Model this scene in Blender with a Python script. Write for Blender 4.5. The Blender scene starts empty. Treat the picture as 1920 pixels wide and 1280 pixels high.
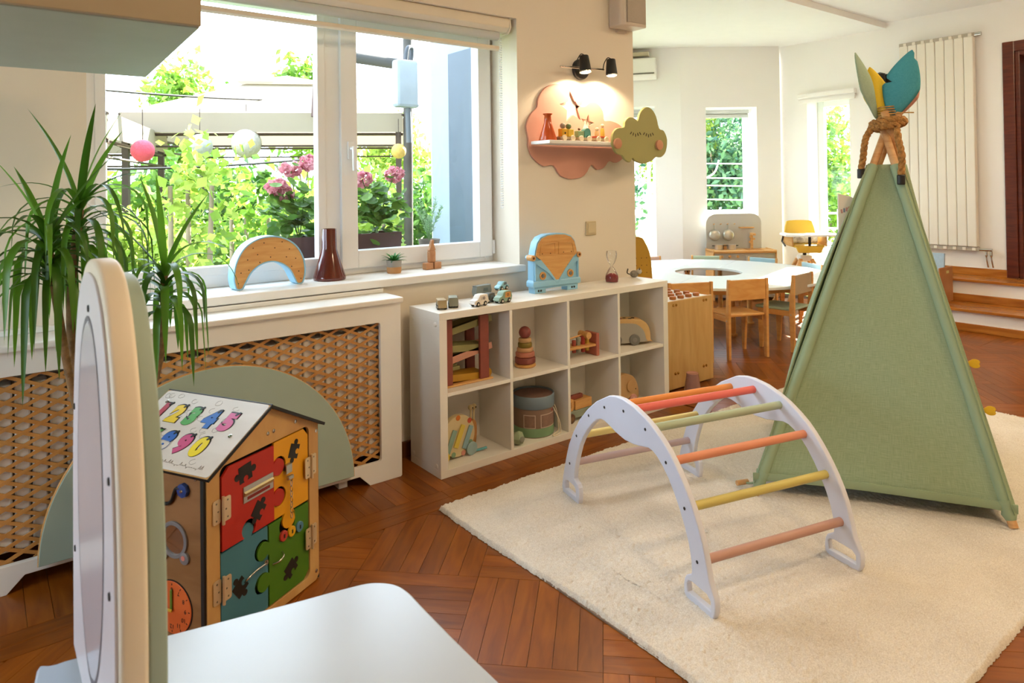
import bpy, math, random
import numpy as np
from mathutils import Vector, Matrix
random.seed(7); np.random.seed(7)
S = bpy.context.scene
COL = S.collection
pi = math.pi
# ------------------------------------------------------------------ camera
def cam_matrix(yaw, pitch, roll, loc):
    cy, sy, cp, sp = math.cos(yaw), math.sin(yaw), math.cos(pitch), math.sin(pitch)
    f = Vector((sy*cp, cy*cp, sp)); r = Vector((cy, -sy, 0)); u = r.cross(f)
    cr, sr = math.cos(roll), math.sin(roll)
    r, u = cr*r + sr*u, -sr*r + cr*u
    m = Matrix((( r.x, u.x, -f.x, loc[0]), (r.y, u.y, -f.y, loc[1]), (r.z, u.z, -f.z, loc[2]), (0, 0, 0, 1)))
    return m
cd = bpy.data.cameras.new('camera'); cam = bpy.data.objects.new('camera', cd); COL.objects.link(cam)
cam.matrix_world = cam_matrix(.6584, .0121, -.0130, (0, 0, 1.3335))
cd.sensor_width = 36; cd.lens = 1298.73/1920*36; cd.shift_y = -310.5/1920; cd.clip_start = .05; cd.clip_end = 200
S.camera = cam
cd.dof.use_dof = True; cd.dof.focus_distance = 3.2; cd.dof.aperture_fstop = 6.3
# ------------------------------------------------------------------ light and exposure
S.view_settings.view_transform = 'Standard'; S.view_settings.look = 'None'
S.view_settings.gamma = 1; S.view_settings.use_curve_mapping = False
S.view_settings.exposure = 0.0
SKY = 10.5; SUN = 62.0; LAMP = 71.0
w = bpy.data.worlds.new('sky'); S.world = w; w.use_nodes = True
bg = w.node_tree.nodes['Background']; bg.inputs[0].default_value = (.74, .87, 1.0, 1); bg.inputs[1].default_value = SKY
sl = bpy.data.lights.new('sun', 'SUN'); sl.energy = SUN; sl.angle = .012; sl.color = (1, .93, .80)
so = bpy.data.objects.new('sun', sl); COL.objects.link(so)
el = math.radians(30)
sd = Vector((-.9605*math.cos(el), -.2782*math.cos(el), -math.sin(el)))
so.rotation_euler = sd.to_track_quat('-Z', 'Y').to_euler(); so.location = (12, 6, 8)
def portal(name, loc, nrm, sx, sy):
    l = bpy.data.lights.new(name, 'AREA'); l.shape = 'RECTANGLE'; l.size = sx; l.size_y = sy; l.cycles.is_portal = True
    o = bpy.data.objects.new(name, l); COL.objects.link(o); o.location = loc
    o.rotation_euler = Vector(nrm).to_track_quat('-Z', 'Z').to_euler()
portal('daylight_portal', (1.37, 3.38, 1.57), (0, -1, 0), 2.1, 1.4)
portal('daylight_portal', (-1.92, 1.95, 1.2), (1, 0, 0), 1.8, .9)
portal('daylight_portal', (4.55, 5.95, 1.5), (.39, -.92, 0), 2.2, 2.0)
portal('daylight_portal', (7.93, 3.99, 1.3), (-1, 0, 0), .5, 1.95)
portal('daylight_portal', (7.22, 5.09, 1.57), (-.6, -.8, 0), .62, 1.3)
# ------------------------------------------------------------------ materials
def lin(h):
    h = h.lstrip('#'); o = []
    for i in (0, 2, 4):
        c = int(h[i:i+2], 16)/255; o.append(c/12.92 if c <= .04045 else ((c+.055)/1.055)**2.4)
    return (*o, 1)
MATS = {}
def base(name):
    m = bpy.data.materials.new(name); m.use_nodes = True; nt = m.node_tree
    return m, nt, nt.nodes['Principled BSDF'], nt.links
def mat(h, rough=.5, metal=0, var=.06, sc=8, bump=0, bsc=60, spec=None, sheen=0, alpha=None, coat=0, trans=0, name=None):
    key = (h, rough, metal, var, sc, bump, bsc, spec, sheen, alpha, coat, trans)
    if key in MATS: return MATS[key]
    m, nt, p, L = base(name or 'paint_' + h.strip('#'))
    c = lin(h)
    p.inputs['Roughness'].default_value = rough; p.inputs['Metallic'].default_value = metal
    if spec is not None: p.inputs['Specular IOR Level'].default_value = spec
    if sheen: p.inputs['Sheen Weight'].default_value = sheen
    if coat: p.inputs['Coat Weight'].default_value = coat; p.inputs['Coat Roughness'].default_value = .1
    if trans: p.inputs['Transmission Weight'].default_value = trans
    tc = nt.nodes.new('ShaderNodeTexCoord')
    n = nt.nodes.new('ShaderNodeTexNoise'); n.inputs['Scale'].default_value = sc; n.inputs['Detail'].default_value = 4
    L.new(tc.outputs['Object'], n.inputs['Vector'])
    r = nt.nodes.new('ShaderNodeValToRGB'); e = r.color_ramp.elements
    e[0].position = .3; e[1].position = .7
    e[0].color = (*[x*(1-var) for x in c[:3]], 1); e[1].color = (*[min(1, x*(1+var)) for x in c[:3]], 1)
    L.new(n.outputs['Fac'], r.inputs['Fac']); L.new(r.outputs['Color'], p.inputs['Base Color'])
    if bump:
        n2 = nt.nodes.new('ShaderNodeTexNoise'); n2.inputs['Scale'].default_value = bsc; n2.inputs['Detail'].default_value = 3
        L.new(tc.outputs['Object'], n2.inputs['Vector'])
        b = nt.nodes.new('ShaderNodeBump'); b.inputs['Strength'].default_value = bump; b.inputs['Distance'].default_value = .01
        L.new(n2.outputs['Fac'], b.inputs['Height']); L.new(b.outputs['Normal'], p.inputs['Normal'])
    MATS[key] = m
    return m
def wood(h1, h2, rough=.45, stretch=(1, 12, 12), sc=3, uv=False, rnd=False, coat=0, contrast=(.3, .7)):
    key = ('w', h1, h2, rough, stretch, sc, uv, rnd, coat)
    if key in MATS: return MATS[key]
    m, nt, p, L = base('wood_' + h1.strip('#')); N = nt.nodes.new
    p.inputs['Roughness'].default_value = rough
    if rnd: p.inputs['Specular IOR Level'].default_value = .3
    if coat: p.inputs['Coat Weight'].default_value = coat; p.inputs['Coat Roughness'].default_value = .12
    tc = N('ShaderNodeTexCoord'); mp = N('ShaderNodeMapping'); mp.inputs['Scale'].default_value = stretch
    L.new(tc.outputs['UV' if uv else 'Object'], mp.inputs['Vector'])
    n = N('ShaderNodeTexNoise'); n.inputs['Scale'].default_value = sc; n.inputs['Detail'].default_value = 6; n.inputs['Distortion'].default_value = .6
    L.new(mp.outputs['Vector'], n.inputs['Vector'])
    r = N('ShaderNodeValToRGB'); e = r.color_ramp.elements; e[0].position, e[1].position = contrast
    e[0].color = lin(h1); e[1].color = lin(h2)
    L.new(n.outputs['Fac'], r.inputs['Fac'])
    out = r.outputs['Color']
    if rnd:
        oi = N('ShaderNodeObjectInfo'); ge = N('ShaderNodeNewGeometry')
        ad = N('ShaderNodeMath'); ad.operation = 'ADD'; L.new(oi.outputs['Random'], ad.inputs[0]); L.new(ge.outputs['Random Per Island'], ad.inputs[1])
        fr = N('ShaderNodeMath'); fr.operation = 'FRACT'; L.new(ad.outputs[0], fr.inputs[0])
        mr = N('ShaderNodeMapRange'); mr.inputs['To Min'].default_value = .8; mr.inputs['To Max'].default_value = 1.25
        L.new(fr.outputs[0], mr.inputs['Value'])
        hs = N('ShaderNodeHueSaturation'); L.new(mr.outputs[0], hs.inputs['Value']); L.new(out, hs.inputs['Color'])
        out = hs.outputs['Color']
    L.new(out, p.inputs['Base Color'])
    b = N('ShaderNodeBump'); b.inputs['Strength'].default_value = .08; b.inputs['Distance'].default_value = .004
    L.new(n.outputs['Fac'], b.inputs['Height']); L.new(b.outputs['Normal'], p.inputs['Normal'])
    MATS[key] = m
    return m
def weave(h1, h2, sc=420, trans=0):
    m, nt, p, L = base('fabric_' + h1.strip('#')); N = nt.nodes.new
    p.inputs['Roughness'].default_value = .9; p.inputs['Specular IOR Level'].default_value = .2
    tc = N('ShaderNodeTexCoord')
    outs = []
    for s in ((sc, sc*.06, 1), (sc*.06, sc, 1)):
        mp = N('ShaderNodeMapping'); mp.inputs['Scale'].default_value = s; L.new(tc.outputs['UV'], mp.inputs['Vector'])
        n = N('ShaderNodeTexNoise'); n.inputs['Scale'].default_value = 1; n.inputs['Detail'].default_value = 3; L.new(mp.outputs['Vector'], n.inputs['Vector'])
        outs.append(n.outputs['Fac'])
    a = N('ShaderNodeMath'); a.operation = 'ADD'; L.new(outs[0], a.inputs[0]); L.new(outs[1], a.inputs[1])
    r = N('ShaderNodeValToRGB'); e = r.color_ramp.elements; e[0].position = .35; e[1].position = .65; e[0].color = lin(h1); e[1].color = lin(h2)
    h = N('ShaderNodeMath'); h.operation = 'MULTIPLY'; h.inputs[1].default_value = .5; L.new(a.outputs[0], h.inputs[0])
    L.new(h.outputs[0], r.inputs['Fac']); L.new(r.outputs['Color'], p.inputs['Base Color'])
    b = N('ShaderNodeBump'); b.inputs['Strength'].default_value = .35; b.inputs['Distance'].default_value = .002
    L.new(a.outputs[0], b.inputs['Height']); L.new(b.outputs['Normal'], p.inputs['Normal'])
    if trans:
        t = N('ShaderNodeBsdfTranslucent'); L.new(r.outputs['Color'], t.inputs['Color'])
        mx = N('ShaderNodeMixShader'); mx.inputs[0].default_value = trans
        L.new(p.outputs[0], mx.inputs[1]); L.new(t.outputs[0], mx.inputs[2]); L.new(mx.outputs[0], nt.nodes['Material Output'].inputs['Surface'])
    return m
def glassmat(name, tint=(1, 1, 1, 1), refl=.06, rough=.0):
    m = bpy.data.materials.new(name); m.use_nodes = True; nt = m.node_tree; nt.nodes.clear(); N = nt.nodes.new; L = nt.links
    o = N('ShaderNodeOutputMaterial'); t = N('ShaderNodeBsdfTransparent'); t.inputs[0].default_value = tint
    g = N('ShaderNodeBsdfGlossy'); g.inputs['Roughness'].default_value = rough
    lw = N('ShaderNodeLayerWeight'); lw.inputs[0].default_value = .25
    mr = N('ShaderNodeMapRange'); mr.inputs['To Min'].default_value = refl*.5; mr.inputs['To Max'].default_value = min(1, refl*6)
    L.new(lw.outputs['Fresnel'], mr.inputs['Value'])
    mx = N('ShaderNodeMixShader'); L.new(mr.outputs[0], mx.inputs[0]); L.new(t.outputs[0], mx.inputs[1]); L.new(g.outputs[0], mx.inputs[2]); L.new(mx.outputs[0], o.inputs[0])
    return m
def leafmat(h1, h2, trans=.45, rough=.5):
    m, nt, p, L = base('leaf_' + h1.strip('#')); N = nt.nodes.new
    p.inputs['Roughness'].default_value = rough
    oi = N('ShaderNodeObjectInfo'); ge = N('ShaderNodeNewGeometry')
    ad = N('ShaderNodeMath'); ad.operation = 'ADD'; L.new(oi.outputs['Random'], ad.inputs[0]); L.new(ge.outputs['Random Per Island'], ad.inputs[1])
    fr = N('ShaderNodeMath'); fr.operation = 'FRACT'; L.new(ad.outputs[0], fr.inputs[0])
    r = N('ShaderNodeValToRGB'); e = r.color_ramp.elements; e[0].color = lin(h1); e[1].color = lin(h2)
    L.new(fr.outputs[0], r.inputs['Fac']); L.new(r.outputs['Color'], p.inputs['Base Color'])
    t = N('ShaderNodeBsdfTranslucent'); L.new(r.outputs['Color'], t.inputs['Color'])
    mx = N('ShaderNodeMixShader'); mx.inputs[0].default_value = trans
    L.new(p.outputs[0], mx.inputs[1]); L.new(t.outputs[0], mx.inputs[2]); L.new(mx.outputs[0], nt.nodes['Material Output'].inputs['Surface'])
    return m
def glow(name, col, s):
    m = bpy.data.materials.new(name); m.use_nodes = True; nt = m.node_tree; nt.nodes.clear()
    o = nt.nodes.new('ShaderNodeOutputMaterial'); e = nt.nodes.new('ShaderNodeEmission'); e.inputs[0].default_value = (*col, 1); e.inputs[1].default_value = s
    nt.links.new(e.outputs[0], o.inputs[0]); return m
# ------------------------------------------------------------------ mesh building
class B:
    def __init__(s): s.v = []; s.f = []; s.uv = None
    def add(s, vs, fs):
        k = len(s.v); s.v += [tuple(p) for p in vs]; s.f += [tuple(i+k for i in q) for q in fs]; return s
    def box(s, x0, x1, y0, y1, z0, z1, T=None):
        vs = [(x, y, z) for z in (z0, z1) for y in (y0, y1) for x in (x0, x1)]
        if T: vs = [T @ Vector(p) for p in vs]
        return s.add(vs, [(0, 2, 3, 1), (4, 5, 7, 6), (0, 1, 5, 4), (2, 6, 7, 3), (0, 4, 6, 2), (1, 3, 7, 5)])
    def prism(s, poly, c0, c1, ax='xy', T=None):
        n = len(poly); f = {'xy': lambda a, b, c: (a, b, c), 'xz': lambda a, b, c: (a, c, b), 'yz': lambda a, b, c: (c, a, b)}[ax]
        vs = [f(a, b, c0) for a, b in poly] + [f(a, b, c1) for a, b in poly]
        if T: vs = [T @ Vector(p) for p in vs]
        return s.add(vs, [tuple(range(n))[::-1], tuple(range(n, 2*n))] + [(i, (i+1) % n, n+(i+1) % n, n+i) for i in range(n)])
    def tube(s, path, r, n=8, cap=True, flat=1):
        P = [Vector(p) for p in path]; R = r if isinstance(r, (list, tuple)) else [r]*len(P); vs = []
        d0 = (P[1]-P[0]).normalized(); a = Vector((0, 0, 1)) if abs(d0.z) < .9 else Vector((1, 0, 0)); u = d0.cross(a).normalized()
        for i, p in enumerate(P):
            d = (P[min(i+1, len(P)-1)]-P[max(i-1, 0)]).normalized(); u = (u - d*u.dot(d)).normalized(); w2 = d.cross(u)
            vs += [p + (u*math.cos(2*pi*j/n) + w2*math.sin(2*pi*j/n)*flat)*R[i] for j in range(n)]
        m = len(P); fs = [(i*n+j, i*n+(j+1) % n, (i+1)*n+(j+1) % n, (i+1)*n+j) for i in range(m-1) for j in range(n)]
        if cap: fs += [tuple(range(n))[::-1], tuple(range((m-1)*n, m*n))]
        return s.add(vs, fs)
    def cyl(s, p0, p1, r0, r1=None, n=16): return s.tube([p0, p1], [r0, r0 if r1 is None else r1], n)
    def lathe(s, prof, n=20, o=(0, 0, 0), T=None):
        vs = []; m = len(prof)
        for r, z in prof: vs += [(o[0]+r*math.cos(2*pi*j/n), o[1]+r*math.sin(2*pi*j/n), o[2]+z) for j in range(n)]
        if T: vs = [T @ Vector(p) for p in vs]
        fs = [(i*n+j, i*n+(j+1) % n, (i+1)*n+(j+1) % n, (i+1)*n+j) for i in range(m-1) for j in range(n)]
        if prof[0][0] > 1e-5: fs.append(tuple(range(n))[::-1])
        if prof[-1][0] > 1e-5: fs.append(tuple(range((m-1)*n, m*n)))
        return s.add(vs, fs)
    def ball(s, c, r, n=14, m=8, sc=(1, 1, 1)):
        vs = [(c[0], c[1], c[2]-r*sc[2])]
        for i in range(1, m):
            t = -pi/2+pi*i/m; vs += [(c[0]+r*sc[0]*math.cos(t)*math.cos(2*pi*j/n), c[1]+r*sc[1]*math.cos(t)*math.sin(2*pi*j/n), c[2]+r*sc[2]*math.sin(t)) for j in range(n)]
        vs.append((c[0], c[1], c[2]+r*sc[2])); e = len(vs)-1
        fs = [(0, 1+(j+1) % n, 1+j) for j in range(n)] + [(e, e-n+j, e-n+(j+1) % n) for j in range(n)]
        fs += [(1+i*n+j, 1+i*n+(j+1) % n, 1+(i+1)*n+(j+1) % n, 1+(i+1)*n+j) for i in range(m-2) for j in range(n)]
        return s.add(vs, fs)
    def mesh(s, name, T=None):
        me = bpy.data.meshes.new(name); me.from_pydata(s.v, [], s.f); me.validate()
        if T: me.transform(T)
        return me
def link(name, me, m=None, parent=None, smooth=40, bev=0, T=None):
    if T is not None: me.transform(T)
    if m:
        me.materials.clear(); me.materials.append(m)
    if smooth:
        me.polygons.foreach_set('use_smooth', [True]*len(me.polygons))
        try: me.set_sharp_from_angle(angle=math.radians(smooth))
        except Exception: pass
    o = bpy.data.objects.new(name, me); COL.objects.link(o)
    if parent: o.parent = parent
    if bev:
        md = o.modifiers.new('bevel', 'BEVEL'); md.width = bev; md.segments = 2; md.limit_method = 'ANGLE'; md.angle_limit = .6
    return o
def obj(name, b, m, parent=None, smooth=40, bev=0, T=None): return link(name, b.mesh(name), m, parent, smooth, bev, T)
def tag(o, label, cat, group=None):
    o['label'] = label; o['category'] = cat
    if group: o['group'] = group
    return o
def thing(name, label, cat, loc=(0, 0, 0), rz=0, group=None):
    o = bpy.data.objects.new(name, None); COL.objects.link(o); o.location = loc; o.rotation_euler = (0, 0, rz); o.empty_display_size = .1
    return tag(o, label, cat, group)
def struct(o, label=None):
    o['kind'] = 'structure'
    if label: o['label'] = label
    return o
def plate(loops, th, bevel=0, res=2):
    # flat board from 2-D loops (first the outline, then holes); thickness centred on z
    cu = bpy.data.curves.new('outline', 'CURVE'); cu.dimensions = '2D'; cu.fill_mode = 'BOTH'
    cu.extrude = max(th/2-bevel, 1e-5); cu.bevel_depth = bevel; cu.bevel_resolution = res; cu.offset = -bevel
    for lp in loops:
        sp = cu.splines.new('POLY'); sp.points.add(len(lp)-1)
        for q, (a, c) in zip(sp.points, lp): q.co = (a, c, 0, 1)
        sp.use_cyclic_u = True
    o = bpy.data.objects.new('outline', cu); me = bpy.data.meshes.new_from_object(o)
    bpy.data.objects.remove(o); bpy.data.curves.remove(cu); return me
def text(s, size, th=.001, align='CENTER', shear=0, off=0):
    cu = bpy.data.curves.new('t', 'FONT'); cu.body = s; cu.size = size; cu.extrude = th; cu.align_x = align; cu.align_y = 'CENTER'; cu.shear = shear; cu.offset = off
    o = bpy.data.objects.new('t', cu); me = bpy.data.meshes.new_from_object(o)
    bpy.data.objects.remove(o); bpy.data.curves.remove(cu); return me
XZ = Matrix(((1, 0, 0, 0), (0, 0, -1, 0), (0, 1, 0, 0), (0, 0, 0, 1)))      # local x,y -> world x,z ; thickness faces -y
YZ = Matrix(((0, 0, -1, 0), (-1, 0, 0, 0), (0, 1, 0, 0), (0, 0, 0, 1)))     # local x,y -> -y,z ; thickness faces -x
def Tr(x, y, z): return Matrix.Translation((x, y, z))
def Rz(a): return Matrix.Rotation(a, 4, 'Z')
def Rx(a): return Matrix.Rotation(a, 4, 'X')
def Ry(a): return Matrix.Rotation(a, 4, 'Y')
def arc(cx, cy, r, a0, a1, n=12, ry=None):
    ry = r if ry is None else ry
    return [(cx+r*math.cos(a0+(a1-a0)*i/n), cy+ry*math.sin(a0+(a1-a0)*i/n)) for i in range(n+1)]
def rrect(x0, x1, y0, y1, r, n=5):
    return arc(x1-r, y0+r, r, -pi/2, 0, n)+arc(x1-r, y1-r, r, 0, pi/2, n)+arc(x0+r, y1-r, r, pi/2, pi, n)+arc(x0+r, y0+r, r, pi, 1.5*pi, n)
def smoothloop(p, k=4):
    n = len(p); out = []
    for i in range(n):
        a, b, c, d = [Vector(p[(i+j) % n]) for j in (-1, 0, 1, 2)]
        for j in range(k):
            t = j/k; out.append(tuple(.5*((2*b)+(c-a)*t+(2*a-5*b+4*c-d)*t*t+(3*b-a-3*c+d)*t**3)))
    return out
def curve3(p, k=6):
    p = [Vector(q) for q in p]; q = [p[0]*2-p[1]]+p+[p[-1]*2-p[-2]]; out = []
    for i in range(1, len(q)-2):
        a, b, c, d = q[i-1:i+3]
        for j in range(k):
            t = j/k; out.append(.5*((2*b)+(c-a)*t+(2*a-5*b+4*c-d)*t*t+(3*b-a-3*c+d)*t**3))
    return out+[p[-1]]
def copy_tree(o, parent=None):
    c = o.copy(); COL.objects.link(c); c.parent = parent
    for ch in list(o.children): copy_tree(ch, c)
    return c
# shared materials
WALL = mat('#e6dccb', .85, var=.015, sc=2, bump=.03, bsc=90)
WALLW = mat('#f6f5f2', .85, var=.01, sc=2, bump=.03, bsc=90)
CEIL = mat('#f6f6f3', .9, var=.01)
WHITE = mat('#eeece6', .38, var=.015)
PVC = mat('#eceef0', .3, var=.01)
BEECH = wood('#c98f4f', '#dcab6a', .45, (2, 2, 18), 3)
BEECHX = wood('#c98f4f', '#dcab6a', .45, (2, 18, 18), 3)
PLY = wood('#c9a468', '#dcbd86', .5, (3, 3, 14), 1.6)
PLYX = wood('#bf9657', '#d3ae71', .5, (14, 14, 2), 1.2)
BLACK = mat('#15130f', .5); CHROME = mat('#c8c6c0', .2, 1, var=.02); STEEL = mat('#b9b6ae', .3, 1, var=.03)
SAGE = mat('#a2b3a5', .55, var=.02); DARKW = wood('#4a1c0e', '#6b2d18', .3, (2, 2, 14), 3)
FLOORM = wood('#6b3308', '#8f5013', .3, (2.2, 14, 1), 2.2, uv=True, rnd=True, contrast=(.25, .75))
SKIRT = wood('#9a5a20', '#b5752f', .35, (14, 2, 14), 2)
GLASS = glassmat('window_glass', (.97, .99, 1, 1), .025)
# ================================================================== the setting
def wall(name, P, Q, th, h, ops, m, z0=0):
    P = Vector((*P, 0)); Q = Vector((*Q, 0)); Ln = (Q-P).length; b = B()
    xs = sorted({0, Ln, *[o[0] for o in ops], *[o[1] for o in ops]})
    for a, c in zip(xs, xs[1:]):
        zz = [z0]
        for o in sorted(ops, key=lambda t: t[2]):
            if o[0] < (a+c)/2 < o[1]: zz += [o[2], o[3]]
        zz.append(h)
        for i in range(0, len(zz), 2):
            if zz[i+1]-zz[i] > 1e-4: b.box(a, c, 0, th, zz[i], zz[i+1])
    T = Tr(*P) @ Rz(math.atan2(Q.y-P.y, Q.x-P.x))
    return struct(obj(name, b, m, smooth=0, T=T))
struct(tag(wall('wall_window', (-1.7, 3.05), (3.36, 3.05), .31, 3.05, [(.33+1.7, 2.405+1.7, .85, 2.265)], WALL), 'cream plaster wall with the wide garden window', 'wall'))
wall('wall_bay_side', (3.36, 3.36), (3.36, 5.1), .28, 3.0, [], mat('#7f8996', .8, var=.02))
wall('wall_bay_back', (3.36, 5.1), (5.9, 6.18), .3, 3.0, [(.2, 2.4, .5, 2.5)], WALLW)
wall('wall_bay_narrow', (5.9, 6.18), (6.585, 5.238), .3, 3.0, [(.34, .86, .45, 2.24)], WALLW)
wall('wall_bay_front', (6.585, 5.238), (7.53, 4.53), .36, 3.0, [(.295, .90, .93, 2.21)], WALLW)
wall('wall_right', (7.6, 4.6), (7.6, -2.3), .3, 3.05, [(4.6-4.235, 4.6-3.745, .3, 2.26), (4.6-2.2, 4.6-1.25, .404, 2.5)], WALLW)
wall('wall_left', (-1.7, -2.3), (-1.7, 3.05), .2, 3.05, [(3.35, 5.15, .75, 1.66)], WALL)
wall('wall_back', (7.6, -2.3), (-1.7, -2.3), .2, 3.05, [], WALL)
struct(obj('ceiling', B().box(-1.7, 7.6, -2.3, 3.34, 2.985, 3.1), CEIL, smooth=0))
struct(obj('ceiling_bay', B().prism([(3.2, 3.34), (7.75, 3.34), (7.75, 4.6), (6.8, 5.5), (6.0, 6.4), (3.2, 5.3)], 2.925, 3.1), CEIL, smooth=0))
struct(obj('wall_sun_block', B().prism([(-1.9, -2.5), (7.9, -2.5), (7.9, 4.7), (6.85, 5.5), (6.05, 6.4), (3.08, 5.15), (3.08, 3.36), (-1.9, 3.36)], 3.1, 6.0), mat('#7f8996', .8, var=.02), smooth=0))  # upper block added to keep the sun off the garden window
# exterior recess on the bay side wall seen through the garden window
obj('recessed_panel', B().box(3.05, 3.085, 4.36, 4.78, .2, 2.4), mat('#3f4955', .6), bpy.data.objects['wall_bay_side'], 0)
# --- floor: slab and block-pattern planks
floor = struct(obj('floor', B().prism([(-1.7, -2.3), (7.6, -2.3), (7.6, 4.6), (6.6, 5.3), (5.9, 6.2), (3.36, 5.15), (3.36, 3.1), (-1.7, 3.1)], -.08, -.006), mat('#3a1f0c', .7), smooth=0))
tag(floor, 'orange-brown parquet floor laid in square blocks with a border strip', 'floor')
def clip(poly, n, d):          # keep n.p <= d
    out = []
    for i, p in enumerate(poly):
        q = poly[(i+1) % len(poly)]; a = n[0]*p[0]+n[1]*p[1]-d; c = n[0]*q[0]+n[1]*q[1]-d
        if a <= 0: out.append(p)
        if a*c < 0: t = a/(a-c); out.append((p[0]+(q[0]-p[0])*t, p[1]+(q[1]-p[1])*t))
    return out
def area(p): return .5*abs(sum(p[i][0]*p[(i+1) % len(p)][1]-p[(i+1) % len(p)][0]*p[i][1] for i in range(len(p))))
planks = []                    # (polygon, direction)
BS, NP = .42, 6; c45 = math.sqrt(.5)
for i in range(-16, 18):
    for j in range(-16, 18):
        for k in range(NP):
            a0, a1 = k*BS/NP+.0007, (k+1)*BS/NP-.0007; l0, l1 = .0007, BS-.0007
            q = [(l0, a0), (l1, a0), (l1, a1), (l0, a1)]; dr = 1
            if (i+j) % 2: q = [(y, x) for x, y in q][::-1]; dr = 0
            w2 = [(1.347+c45*((i*BS+x)-(j*BS+y)), 1.958+c45*((i*BS+x)+(j*BS+y))) for x, y in q]
            dv = (c45, c45) if dr else (-c45, c45)
            cxm = sum(p[0] for p in w2)/4; cym = sum(p[1] for p in w2)/4
            if not (-2 < cxm < 8 and -2.6 < cym < 6.4): continue
            for reg in ([((0, 1), 2.46), ((1, 0), 6.30), ((-1, 0), 1.7), ((0, -1), 2.3)],
                        [((0, -1), -2.4614), ((0, 1), 3.35), ((-1, 0), -3.361), ((1, 0), 6.30)],
                        [((0, -1), -3.3514), ((-1, 0), -3.361), ((1, 0), 7.6), ((.391*-1, .92), 3.38), ((.808, .588), 8.43), ((.6, .8), 8.16)]):
                p = w2
                for n, d in reg:
                    if len(p) > 2: p = clip(p, n, d)
                if len(p) > 2 and area(p) > 1e-4: planks.append((p, dv))
for x in np.arange(-1.7, 3.3, 1.1):
    for y in (2.462, 2.532): planks.append(([(x, y), (min(x+1.098, 3.36), y), (min(x+1.098, 3.36), y+.0686), (x, y+.0686)], (1, 0)))
for x in np.arange(-1.7, 3.33, .07): planks.append(([(x+.0007, 2.6014), (x+.0693, 2.6014), (x+.0693, 3.049), (x+.0007, 3.049)], (0, 1)))
for y in np.arange(-2.3, 3.2, 1.1):
    for x in (6.302, 6.382, 6.462): planks.append(([(x, y), (x+.0786, y), (x+.0786, min(y+1.098, 3.35)), (x, min(y+1.098, 3.35))], (0, 1)))
for y in np.arange(-2.3, 3.3, .07): planks.append(([(6.5426, y+.0007), (6.84, y+.0007), (6.84, y+.0693), (6.5426, y+.0693)], (1, 0)))
iv = cam.matrix_world.inverted()
def seen(p):
    q = iv @ Vector((p[0], p[1], 0))
    if q.z > -.3: return False
    u = 960+1298.73*q.x/-q.z; v = 329.5-1298.73*q.y/-q.z
    return -40 < u < 1960 and v < 1330
def key(pl):
    cx = sum(p[0] for p in pl[0])/len(pl[0]); cy = sum(p[1] for p in pl[0])/len(pl[0])
    hid = (1.56 < cx < 4.48 and .78 < cy < 2.40) or (cx < .95 and cy < 1.9 and cx > .1) or not seen((cx, cy)) or area(pl[0]) < .004
    return (1 if hid else 0, math.hypot(cx, cy))
planks.sort(key=key)
def plank_mesh(list_, name):
    vs, fs, uvs = [], [], []
    for p, d in list_:
        k = len(vs); n = len(p); ox, oy = random.random()*9, random.random()*9
        sg = sum(p[i][0]*p[(i+1) % n][1]-p[(i+1) % n][0]*p[i][1] for i in range(n))
        if sg < 0: p = p[::-1]
        vs += [(x, y, 0) for x, y in p]+[(x, y, -.006) for x, y in p]
        uv = [(x*d[0]+y*d[1]+ox, -x*d[1]+y*d[0]+oy) for x, y in p]
        fs.append(tuple(range(k, k+n))); uvs += uv
        for i in range(n):
            j = (i+1) % n; fs.append((k+i, k+n+i, k+n+j, k+j)); uvs += [uv[i], uv[i], uv[j], uv[j]]
    me = bpy.data.meshes.new(name); me.from_pydata(vs, [], fs); l = me.uv_layers.new(name='UVMap')
    l.data.foreach_set('uv', [c for u in uvs for c in u]); return me
for pl in planks[:300]: link('plank', plank_mesh([pl], 'plank'), FLOORM, floor, 0)
o = link('plank_field', plank_mesh(planks[300:], 'plank_field'), FLOORM, floor, 0); o['kind'] = 'stuff'
struct(obj('baseboard_window', B().box(-1.7, 3.36, 3.032, 3.05, 0, .075), wood('#5a2c10', '#713b18', .4, (2, 14, 14), 2), smooth=0, bev=.003))
# --- steps on the right
st = struct(thing('floor_steps', 'two low steps with varnished treads and white risers', 'steps', (6.82, .5, 0)))
def stp(nm, x0, x1, z0, z1, m, bev=.004): return obj(nm, B().box(x0-6.82, x1-6.82, -2.8, 2.85, z0, z1), m, st, 0, bev)
TREAD = wood('#99571d', '#bd7a31', .25, (14, 1.5, 14), 2)
stp('riser', 6.835, 7.6, -.005, .172, WALLW); stp('tread', 6.80, 7.6, .172, .196, TREAD)
stp('skirting_board', 6.818, 6.835, 0, .07, TREAD)
stp('riser', 7.25, 7.6, .196, .38, WALLW); stp('tread', 7.215, 7.6, .38, .404, TREAD)
stp('skirting_board', 7.235, 7.25, .196, .265, TREAD)
o = obj('skirting_board', B().box(.76, .78, 1.77, 2.85, .404, .474), TREAD, st, 0, .003)
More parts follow.
